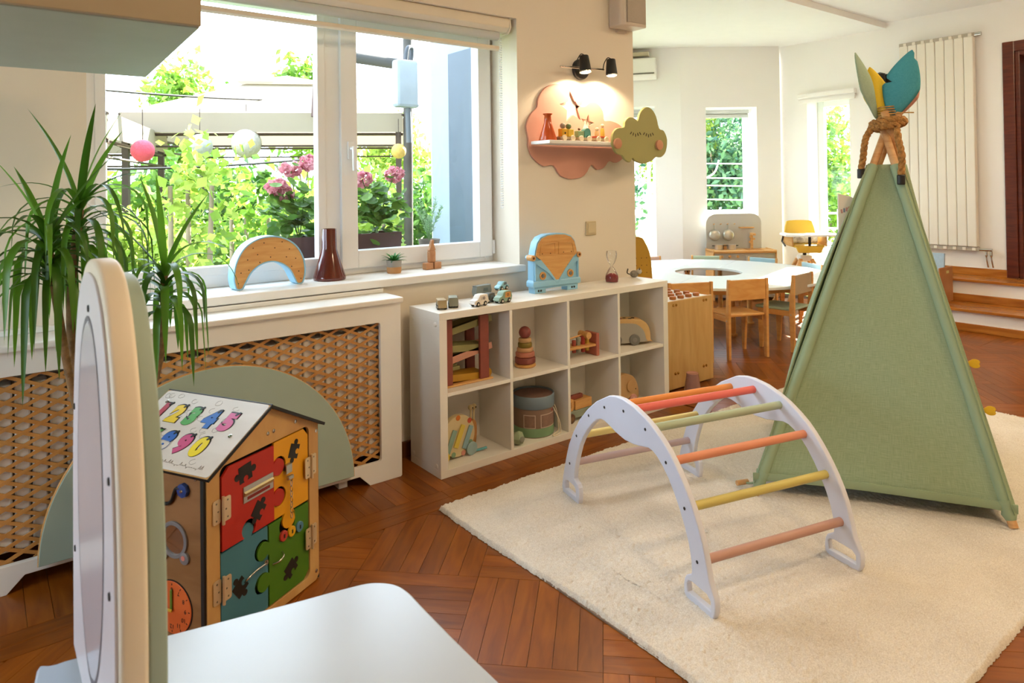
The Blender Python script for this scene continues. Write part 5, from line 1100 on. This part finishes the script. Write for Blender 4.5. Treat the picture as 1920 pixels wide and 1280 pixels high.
obj('body', B().ball((0, 0, .022), .022, 12, 8, (1.3, .8, 1)), mat('#8a8478', .8, var=.3, sc=60), fg, 180); obj('head', B().ball((.03, -.004, .036), .017), mat('#b9b2a4', .8), fg, 180); obj('ear', B().cyl((.03, -.012, .045), (.03, -.014, .062), .006, .001, 8), mat('#5a544a', .8), fg); obj('tail', B().tube(curve3([(-.03, 0, .02), (-.045, .0, .03), (-.04, 0, .055)]), .004, 6), mat('#5a544a', .8), fg)
rv_ = thing('rose_tumbler', 'rose tinted translucent cone tumbler on the floor before the plywood cabinet', 'tumbler', (3.51, 2.735, 0))
obj('cup', B().lathe([(.055, 0), (.058, .004), (.05, .06), (.036, .145), (.033, .148), (.033, .14), (.048, .055), (.05, .012), (0, .01)], 20), mat('#c48f80', .12, trans=.4, var=.05, bump=.3, bsc=30), rv_, 30); obj('rim', B().lathe([(.037, .145), (.038, .148), (.036, .151), (.033, .148)], 20), mat('#b57f70', .2), rv_, 50)
# ================================================================== right wall
rw = thing('panel_radiator', 'tall white panel radiator with eight vertical sections on the right wall', 'radiator', (7.6, 2.845, .66))
RWT = mat('#ebe6da', .35, var=.01)
for i in range(8): obj('section', B().box(-.095, -.03, -.335+i*.0835, -.335+i*.0835+.0805, .02, 2.03), RWT, rw, 0, .008)
obj('back_plate', B().box(-.03, -.02, -.33, .33, .04, 2.0), mat('#8f887c', .5), rw, 0)
for z in (-.01, 2.035):
    obj('header_rail', B().box(-.075, -.04, -.345, .34, z-.012, z+.03), mat('#b9b2a4', .4), rw, 0, .006)
    for i in range(8): obj('header_clip', B().box(-.085, -.035, -.32+i*.0835, -.29+i*.0835, z-.006, z+.024), RWT, rw, 0, .003)
obj('bleed_valve', B().cyl((-.06, -.345, 2.045), (-.06, -.395, 2.045), .02, n=12), CHROME, rw, 40)
vv = obj('valve', B().tube([(-.06, -.34, -.005), (-.06, -.45, -.005)], .014, 10), CHROME, rw, 50)
for y in (-.40, -.44): obj('supply_pipe', B().tube(curve3([(-.06, y, -.02), (-.06, y, -.07), (-.055, y-.004, -.12), (-.03, y-.004, -.17)]), [.012]*6+[.007]*13, 10), CHROME, vv, 50)
obj('wall_bracket', B().box(-.03, 0, -.2, -.17, 1.8, 1.84), RWT, rw, 0)
bk = thing('book_box', 'wooden book box with cut-out handle on the lower step', 'book box', (7.02, 2.78, .196), 0)
obj('end_panel', B().box(-.11, .185, -.17, -.155, .0, .325), wood('#a9713f', '#b98250', .5, (6, 6, 2), 2), bk, 0, .012); obj('end_panel', B().box(-.11, .185, .155, .17, .0, .325), wood('#a9713f', '#b98250', .5, (6, 6, 2), 2), bk, 0, .012)
obj('handle_slot', B().box(.03, .09, -.1715, -.1705, .265, .29), mat('#d6cf8a', .6), bk, 0, .004)
obj('tray_bottom', B().box(-.1, .175, -.154, .154, .03, .045), PLY, bk, 0); obj('tray_side', B().box(-.11, -.1, -.154, .154, .03, .16), PLY, bk, 0); obj('tray_side', B().box(.175, .185, -.154, .154, .03, .16), PLY, bk, 0)
pb = thing('picture_book', 'picture book with blue sky cover standing in the book box', 'book', (7.06, 2.78, .242), 0)
obj('cover', B().box(-.012, .012, -.14, .14, 0, .40, T=Ry(.12)), mat('#a9c3d6', .5, var=.12, sc=14), pb, 0, .002); obj('pages', B().box(-.008, .008, -.135, .137, .006, .394, T=Ry(.12)), WHITE, pb, 0)
obj('cover_picture', B().box(-.0135, -.0122, -.13, .13, .0, .14, T=Ry(.12)), mat('#c99a4a', .6, var=.5, sc=22), pb, 0)
wl = thing('sconce_lamp', 'black wall lamp on the right wall behind the tent feathers', 'lamp', (7.6, 3.33, 2.38)); obj('wall_plate', B().lathe([(.06, 0), (.06, .03), (0, .035)], 20, T=Ry(-pi/2)), BLACK, wl, 50); obj('lamp_head', B().lathe([(.0, .08), (.05, .06), (.06, -.05), (.055, -.05), (.04, .05), (0, .06)], 20, T=Tr(-.09, .04, .0)), BLACK, wl, 50)
# ================================================================== bay wall fittings
an = math.atan2(5.238-6.18, 6.585-5.9)
au = thing('air_conditioner', 'white wall-mounted air conditioner high in the bay', 'air conditioner', (6.325, 5.575, 2.55), an)
obj('housing', B().prism([(0, 0), (-.19, .03), (-.2, .12), (-.19, .24), (0, .25)], -.42, .16, 'yz'), WHITE, au, 30, .015); obj('louvre', B().box(-.40, .14, -.202, -.19, .05, .065), mat('#6f6a62', .5), au, 0)
cr = thing('curtain_rail', 'pale curtain rail under the bay ceiling', 'curtain rail', (6.30, 5.63, 2.83), an); obj('rail', B().box(-.35, .13, -.12, -.02, 0, .05), mat('#cdbfa4', .5), cr, 0, .006); obj('rail_bracket', B().box(-.3, -.27, -.03, 0, .0, .08), WHITE, cr, 0)
# potted greenery by the tall window
gp = thing('leafy_plant', 'leafy green plant beside the high chair under the tall window', 'potted plant', (7.22, 3.72, 0))
obj('pot', B().lathe([(.09, 0), (.12, .24), (.125, .25), (.11, .25), (.10, .22), (0, .22)], 22), mat('#c9c2b6', .6), gp, 50)
GL = leafmat('#6f9a4a', '#a5c46a', .5)
for i in range(46):
    az = i*2.39996; me = strap((0, 0, .22+.012*i), az, 1.2-.5*rr.random(), rr.uniform(.16, .28), .014, 1.1, 8); link('leaf', me, GL, gp, 180)
# ================================================================== garden outside
gr = struct(obj('ground', B().box(-25, 30, 3.75, 40, -.7, -.55).box(8.2, 30, -12, 3.75, -.7, -.55).box(-25, 8.2, -30, -2.6, -.7, -.55), mat('#7d8a4a', .95, var=.3, sc=1.2), smooth=0))
def leaves(n, vol, size, rng, droop=.2, aspect=.5):
    # vol(rng, n) -> centres ; returns a mesh of diamond leaves
    c = vol(rng, n); d = rng.normal(size=(n, 3)); d[:, 2] -= droop; d /= np.linalg.norm(d, axis=1)[:, None]
    u = np.cross(d, rng.normal(size=(n, 3))); u /= np.linalg.norm(u, axis=1)[:, None]; s = size*(.6+.8*rng.rand(n))[:, None]
    nn = np.cross(d, u)
    v = np.stack([c-d*s*.5, c+u*s*aspect*.5+nn*s*.06, c+d*s*.5, c-u*s*aspect*.5+nn*s*.06], 1).reshape(-1, 3)
    me = bpy.data.meshes.new('foliage'); me.from_pydata(v.tolist(), [], np.arange(n*4).reshape(-1, 4).tolist()); return me
def ell(cx, cy, cz, rx, ry, rz, clump=7, cr=.33):
    def f(rng, n):
        k = rng.normal(size=(clump*4, 3)); k /= np.linalg.norm(k, axis=1)[:, None]; k *= (rng.rand(clump*4)**.4)[:, None]
        i = rng.randint(0, len(k), n); p = k[i]*(1-cr*.6)+rng.normal(size=(n, 3))*cr*.5
        return p*[rx, ry, rz]+[cx, cy, cz]
    return f
def bush(name, label, x, y, z0, h, r_, n, size, m, seed, trunk=True, ry=None, group='garden greenery', cat='shrub', clump=7, aspect=.5):
    rng = np.random.RandomState(seed); t = thing(name, label, cat, (x, y, -.55), group=group)
    o = link('foliage', leaves(n, ell(0, 0, z0+h/2+.55, r_, ry or r_, h/2, clump), size, rng, aspect=aspect), m, t, 0)
    if trunk:
        b = B()
        for k_ in range(3): b.tube(curve3([(.04*k_, 0, 0), (.1*(k_-1), .05, (z0+.55)*.6+.1), (r_*.4*(k_-1), r_*.3*(k_ % 2), z0+h*.6+.55)], 4), [.035-.0025*i for i in range(9)], 6)
        obj('trunk', b, mat('#8a7a66', .9, var=.2), t, 60)
    return t
LG = leafmat('#47701c', '#8aac3c', .5); LY = leafmat('#6c8c28', '#b4c45e', .55); LD = leafmat('#2a551c', '#618834', .4); LB = leafmat('#285445', '#688f5a', .4)
bush('hedge_bush', 'dense light green hedge bush at the far left of the garden window', 1.2, 9.6, -.5, 2.1, 1.5, 5200, .16, LG, 1)
bush('hedge_bush', 'dense green hedge bush behind the left gazebo posts', 2.6, 10.6, -.5, 2.3, 1.6, 5200, .17, LD, 2)
bush('hedge_bush', 'dense green hedge bush under the middle of the white canopy', 4.4, 11.2, -.5, 2.3, 1.7, 5200, .17, LG, 3)
bush('hedge_bush', 'dense green hedge bush at the right behind the white canopy', 6.4, 11.4, -.5, 2.3, 1.8, 5200, .17, LD, 4)
bush('garden_shrub', 'yellow-green shrub low behind the crescent lamp', 1.05, 6.2, -.55, 1.75, .75, 3800, .10, LY, 5)
bush('garden_shrub', 'bright green shrub between lamp and geraniums outside', 2.05, 6.4, -.55, 1.85, .75, 3800, .11, LG, 6)
bush('garden_shrub', 'yellow-green shrub seen through the right pane', 3.05, 6.9, -.55, 1.8, .8, 3800, .10, LY, 7)
bush('garden_shrub', 'dark green shrub at the left edge of the garden window', .55, 7.4, -.55, 1.7, .6, 2600, .11, LD, 8)
bush('fig_tree', 'young fig tree with big pale leaves in front of the left gazebo', 1.12, 4.9, .3, 1.75, .32, 420, .075, LY, 9, ry=.3, cat='tree', clump=4, aspect=.75)
bush('fig_tree', 'young fig tree with big leaves left of the window mullion', 1.62, 5.3, .2, 1.5, .34, 480, .075, LG, 10, ry=.3, cat='tree', clump=4, aspect=.75)
bush('fig_tree', 'young fig tree with pale leaves behind the right pane flowers', 2.55, 5.2, .3, 1.2, .3, 380, .075, LY, 12, ry=.3, cat='tree', clump=4, aspect=.75)
bush('tall_tree', 'green tree top rising above the left of the white canopy', 3.0, 13.5, 1.2, 2.5, 1.0, 2400, .17, LG, 13, group='trees behind the canopies', cat='tree')
bush('tall_tree', 'green tree top above the middle of the white canopy', 5.2, 13.2, 1.4, 2.6, .9, 2400, .17, LG, 14, group='trees behind the canopies', cat='tree')
bush('tall_tree', 'pale tree top above the right of the white canopy', 7.6, 14.2, 1.0, 2.1, 1.0, 2000, .17, LY, 15, group='trees behind the canopies', cat='tree')
bush('bay_tree', 'blue-green tree filling the window above the play kitchen', 11.0, 7.7, -.3, 3.6, 1.25, 6500, .14, LB, 16, group='trees outside the bay', cat='tree')
bush('bay_tree', 'sunlit yellow-green tree beside the blue-green one outside the bay', 10.6, 8.4, .8, 2.2, .8, 2600, .13, LY, 17, group='trees outside the bay', cat='tree')
bush('bay_tree', 'light green tree outside the tall window by the high chair', 12.6, 6.7, -.3, 3.1, 1.2, 5200, .14, LG, 18, group='trees outside the bay', cat='tree')
bush('bay_tree', 'green tree outside the narrow window beside the cloud shelf', 9.2, 9.6, -.3, 3.2, 1.3, 4200, .15, LB, 19, group='trees outside the bay', cat='tree')
# gazebos
CAN = weave('#8f8474', '#9c9182', 200, .25); POST = mat('#3b2c22', .6)
def gazebo(label, x, y, rz, hw=1.4, ze=2.10, zp=2.66):
    t = thing('gazebo', label, 'gazebo', (x, y, -.55), rz, 'garden gazebos'); ze += .55; zp += .55; c = (hw*.28, zp-.12)
    for k_ in range(4):
        T = Rz(k_*pi/2); v = [(-hw, -hw, ze), (hw, -hw, ze), (c[0], -c[0], c[1]), (-c[0], -c[0], c[1])]
        obj('canopy_panel', B().add([T @ Vector(p) for p in v], [(0, 1, 2, 3)]), CAN, t, 0)
        obj('valance', B().add([T @ Vector(p) for p in [(-hw, -hw, ze), (hw, -hw, ze), (hw, -hw-.01, ze-.2), (-hw, -hw-.01, ze-.2)]], [(0, 1, 2, 3)]), CAN, t, 0)
        obj('vent_panel', B().add([T @ Vector(p) for p in [(-c[0]*1.25, -c[0]*1.25, c[1]+.02), (c[0]*1.25, -c[0]*1.25, c[1]+.02), (0, 0, zp+.04)]], [(0, 1, 2)]), CAN, t, 0)
        p = T @ Vector((-hw+.05, -hw+.05, 0)); obj('post', B().box(p.x-.03, p.x+.03, p.y-.03, p.y+.03, 0, ze-.02), POST, t, 0)
        obj('roof_rib', B().tube([T @ Vector((-hw, -hw, ze-.02)), T @ Vector((-c[0], -c[0], c[1]-.02))], .014, 6), POST, t, 60)
        obj('top_rail', B().tube([T @ Vector((-hw, -hw+.04, ze-.22)), T @ Vector((hw, -hw+.04, ze-.22))], .016, 6), POST, t, 60)
        obj('lower_rail', B().tube([T @ Vector((-hw, -hw+.04, ze-.34)), T @ Vector((hw, -hw+.04, ze-.34))], .012, 6), POST, t, 60)
gazebo('cream garden gazebo canopy in the middle of the window view', 3.02, 8.4, -.5)
gazebo('cream garden gazebo canopy at the left of the window view', .0, 7.6, -.35, 1.3, 1.92, 2.32)
for lab, x, y, z, r_, c_ in (('pink honeycomb paper lantern hanging outside', 1.09, 6.4, 1.65, .092, '#c9485c'), ('white paper lantern left of the flowers outside', 1.75, 7.3, 1.75, .12, '#9a9c94'), ('pale paper lantern hanging under the white canopy', 2.2, 7.3, 1.79, .15, '#a59f94'), ('small yellow paper lantern seen through the right pane', 3.36, 6.2, 1.68, .075, '#b5934a')):
    t = thing('paper_lantern', lab, 'lantern', (x, y, z), group='paper lanterns'); obj('paper_ball', B().ball((0, 0, 0), r_, 20, 12), mat(c_, .8, var=.12, sc=25, bump=.8, bsc=40), t, 180); obj('hanging_string', B().tube([(0, 0, r_), (0, 0, r_+.25)], .004, 5), POST, t)
# cables and pole
for i, (lab, a, c) in enumerate((('dark cable crossing the left pane high up', (-.5, 6.3, 2.2), (3.6, 8.1, 2.42)), ('dark cable sagging across the lower left pane', (-.5, 6.0, 1.52), (3.0, 6.4, 1.66)))):
    t = thing('overhead_cable', lab, 'cable', a, group='garden cables'); v = Vector(c)-Vector(a); obj('wire', B().tube([v*(k_/10)+Vector((0, 0, -.35*(k_/10)*(1-k_/10))) for k_ in range(11)], .012, 6), BLACK, t, 60)
up_ = thing('utility_pole', 'weathered utility pole with cross beam behind the right pane', 'pole', (3.62, 6.5, -.55))
obj('pole_shaft', B().tube([(0, 0, 0), (.03, 0, 4.6)], .05, 10), mat('#3f3b38', .8, var=.3), up_, 60); obj('cross_beam', B().tube([(-.62, .05, 3.2), (.05, .0, 3.16)], .06, 8), mat('#4a4846', .8), up_, 60); obj('stay_pole', B().tube([(-.85, .35, 2.6), (-.72, .35, 4.6)], .06, 8), mat('#4d3833', .8), up_, 60)
jb = thing('junction_box', 'white electrical box mounted on the utility pole', 'electrical box', (3.44, 6.18, 2.12))
obj('box_body', B().box(-.13, .13, -.06, .07, 0, .48), mat('#838b94', .5), jb, 0, .03); obj('conduit', B().tube(curve3([(.0, 0, .47), (.02, 0, .6), (.1, .05, .62), (.12, .1, .5)]), .022, 8), mat('#333840', .6), jb, 60); obj('lower_conduit', B().tube([(.02, .0, .02), (.04, .02, -.35)], .03, 8), mat('#50565e', .6), jb, 60); obj('mount_bracket', B().box(-.05, .15, .06, .3, .2, .24), STEEL, jb, 0)
# window box with geraniums on the outer ledge
struct(obj('trim_1', B().box(.25, 2.5, 3.36, 3.72, .86, .925), mat('#cfd2d6', .7), smooth=0), 'outer stone window ledge')
wb = thing('window_box', 'brown plastic window box on the outer ledge', 'planter', (1.52, 3.56, .925))
me = B().prism([(-.075, 0), (.075, 0), (.095, .15), (.085, .15), (.07, .02), (-.07, .02), (-.085, .15), (-.095, .15)], -.40, .36, 'yz').mesh('trough'); link('trough', me, mat('#4a2a20', .5, var=.06), wb, 0)
for x in (-.41, .36): obj('end_wall', B().prism([(-.075, 0), (.075, 0), (.095, .15), (-.095, .15)], x, x+.012, 'yz'), mat('#4a2a20', .5, var=.06), wb, 0)
obj('soil', B().box(-.4, .36, -.07, .07, .02, .125), mat('#2b1c10', .95, bump=.6), wb, 0)
GER = leafmat('#3d6822', '#6f953c', .45); PET = leafmat('#bd6a7c', '#dba0a8', .4, .7)
for i, (lab, x, n_, hs) in enumerate((('geranium with a cluster of pink blooms left of the window mullion', 1.34, 150, [(1.222, 1.336), (1.296, 1.425), (1.397, 1.462), (1.25, 1.30)]), ('geranium with two pink blooms seen through the right pane', 1.78, 170, [(1.70, 1.372), (1.90, 1.398)]))):
    t = thing('geranium', lab, 'flowering plant', (x, 3.56, 1.05), group='geraniums in the window box'); rng = np.random.RandomState(30+i)
    cc_ = rng.normal(size=(n_, 3))*[.085, .05, .07]+[0, 0, .15]; vs, fs = [], []
    for k_, c in enumerate(cc_):
        nrm = Vector((rng.normal()*.5, rng.normal()*.5-.35, 1)).normalized(); a = nrm.orthogonal().normalized(); b_ = nrm.cross(a); r_ = rng.uniform(.02, .036); o_ = len(vs)
        vs += [tuple(Vector(c)-nrm*.004)]+[tuple(Vector(c)+(a*math.cos(q)+b_*math.sin(q))*r_*(1+.12*math.sin(5*q))+nrm*.006) for q in np.linspace(0, 2*pi, 11)[:-1]]
        fs += [(o_, o_+1+j, o_+1+(j+1) % 10) for j in range(10)]
    me = bpy.data.meshes.new('foliage'); me.from_pydata(vs, [], fs); link('foliage', me, GER, t, 0)
    for hx, hz in hs:
        obj('flower_stalk', B().tube(curve3([(0, 0, .0), ((hx-x)*.5, 0, (hz-1.05)*.6), (hx-x, 0, hz-1.05)]), .003, 5), GER, t, 60)
        n2_ = 90; k_ = rng.normal(size=(n2_, 3)); k_ /= np.linalg.norm(k_, axis=1)[:, None]; R_ = .047
        f_ = lambda r2, n: k_*R_*[1.05, 1, .8]+[hx-x, 0, hz-1.05]
        link('flower_head', leaves(n2_, f_, .032, rng, 0, .95), PET, t, 0)
rm = thing('rosemary_sprigs', 'rosemary sprigs growing at the right end of the outer ledge', 'herb', (2.12, 3.55, .925)); obj('pot', B().lathe([(.05, 0), (.065, .09), (.06, .09), (.055, .08), (0, .08)], 18), mat('#6b5d52', .7), rm, 50)
RM = leafmat('#6f8f62', '#a5bf94', .4); rng = np.random.RandomState(50)
for i in range(9):
    a = i*2.4; tip = Vector((math.cos(a)*.10*rng.uniform(.5, 1), math.sin(a)*.06, rng.uniform(.2, .33))); P_ = curve3([(0, 0, .08), tuple(tip*.55+Vector((0, 0, .06))), tuple(tip)], 8)
    b = B().tube(P_, .002, 4)
    for p in P_[3:]:
        for q in range(4):
            d = Vector((rng.normal(), rng.normal(), .8)).normalized()*.028; s_ = d.cross(Vector((.3, .2, 1))).normalized()*.003; b.add([p, p+d*.5+s_, p+d, p+d*.5-s_], [(0, 1, 2, 3)])
    obj('sprig', b, RM, rm, 0)
# bare branch and wires outside the window above the play kitchen
t = thing('clothes_lines', 'pale wires and a bare branch outside the window above the play kitchen', 'wires', (8.6, 6.3, -.55)); WHW = mat('#e3ddd0', .7); b = B()
for z0, z1 in ((1.62, 1.58), (1.40, 1.37), (1.30, 1.25), (1.10, 1.04)):
    obj('wire', B().tube([(-.75, .55, z0+.55), (.75, -.55, z1+.55)], .009, 6), WHW, t, 60)
obj('branch', B().tube(curve3([(-.32, .2, 1.6), (-.2, .15, 1.85), (.05, .0, 2.0), (.12, -.05, 2.2)]), .012, 6), WHW, t, 60)
for x in (-.75, .75): obj('line_post', B().cyl((x, -x*.733, 0), (x, -x*.733, 2.6), .025, n=8), WHW, t)
t = thing('balcony_rail', 'pale balcony railing outside the tall window', 'railing', (8.9, 4.55, -.55)); 
for z in (1.05, 1.25, 1.45): obj('rail', B().tube([(-.3, .7, z), (.3, -.7, z)], .015, 6), WHW, t, 60)
for k_ in (-.7, 0, .7): obj('rail_post', B().cyl((-k_*.43, k_, 0), (-k_*.43, k_, 1.5), .02, n=8), WHW, t)
# ================================================================== unseen ceiling lamps, added as warm room fill above and behind the camera
def ceiling_fill_lamp(x, y, label, pw, z=2.985):
    t = thing('ceiling_fill_lamp', label, 'lamp', (x, y, z), group='added ceiling fill lamps')
    obj('canopy', B().lathe([(.22, 0), (.22, -.03), (.20, -.035), (0, -.035)], 32), WHITE, t, 40)
    obj('diffuser', B().lathe([(.19, -.036), (.185, -.07), (.14, -.095), (0, -.105)], 32), glow('fill_lamp_glass', (1, .765, .485), pw), t, 60)
ceiling_fill_lamp(1.5, .2, 'unseen ceiling lamp added as warm fill above the camera', LAMP)
ceiling_fill_lamp(4.3, .6, 'unseen ceiling lamp added as warm fill above the tent', LAMP)
ceiling_fill_lamp(2.9, -1.0, 'unseen ceiling lamp added as warm fill behind the camera', LAMP)
ceiling_fill_lamp(5.7, 1.1, 'unseen ceiling lamp added as warm fill near the steps', LAMP)
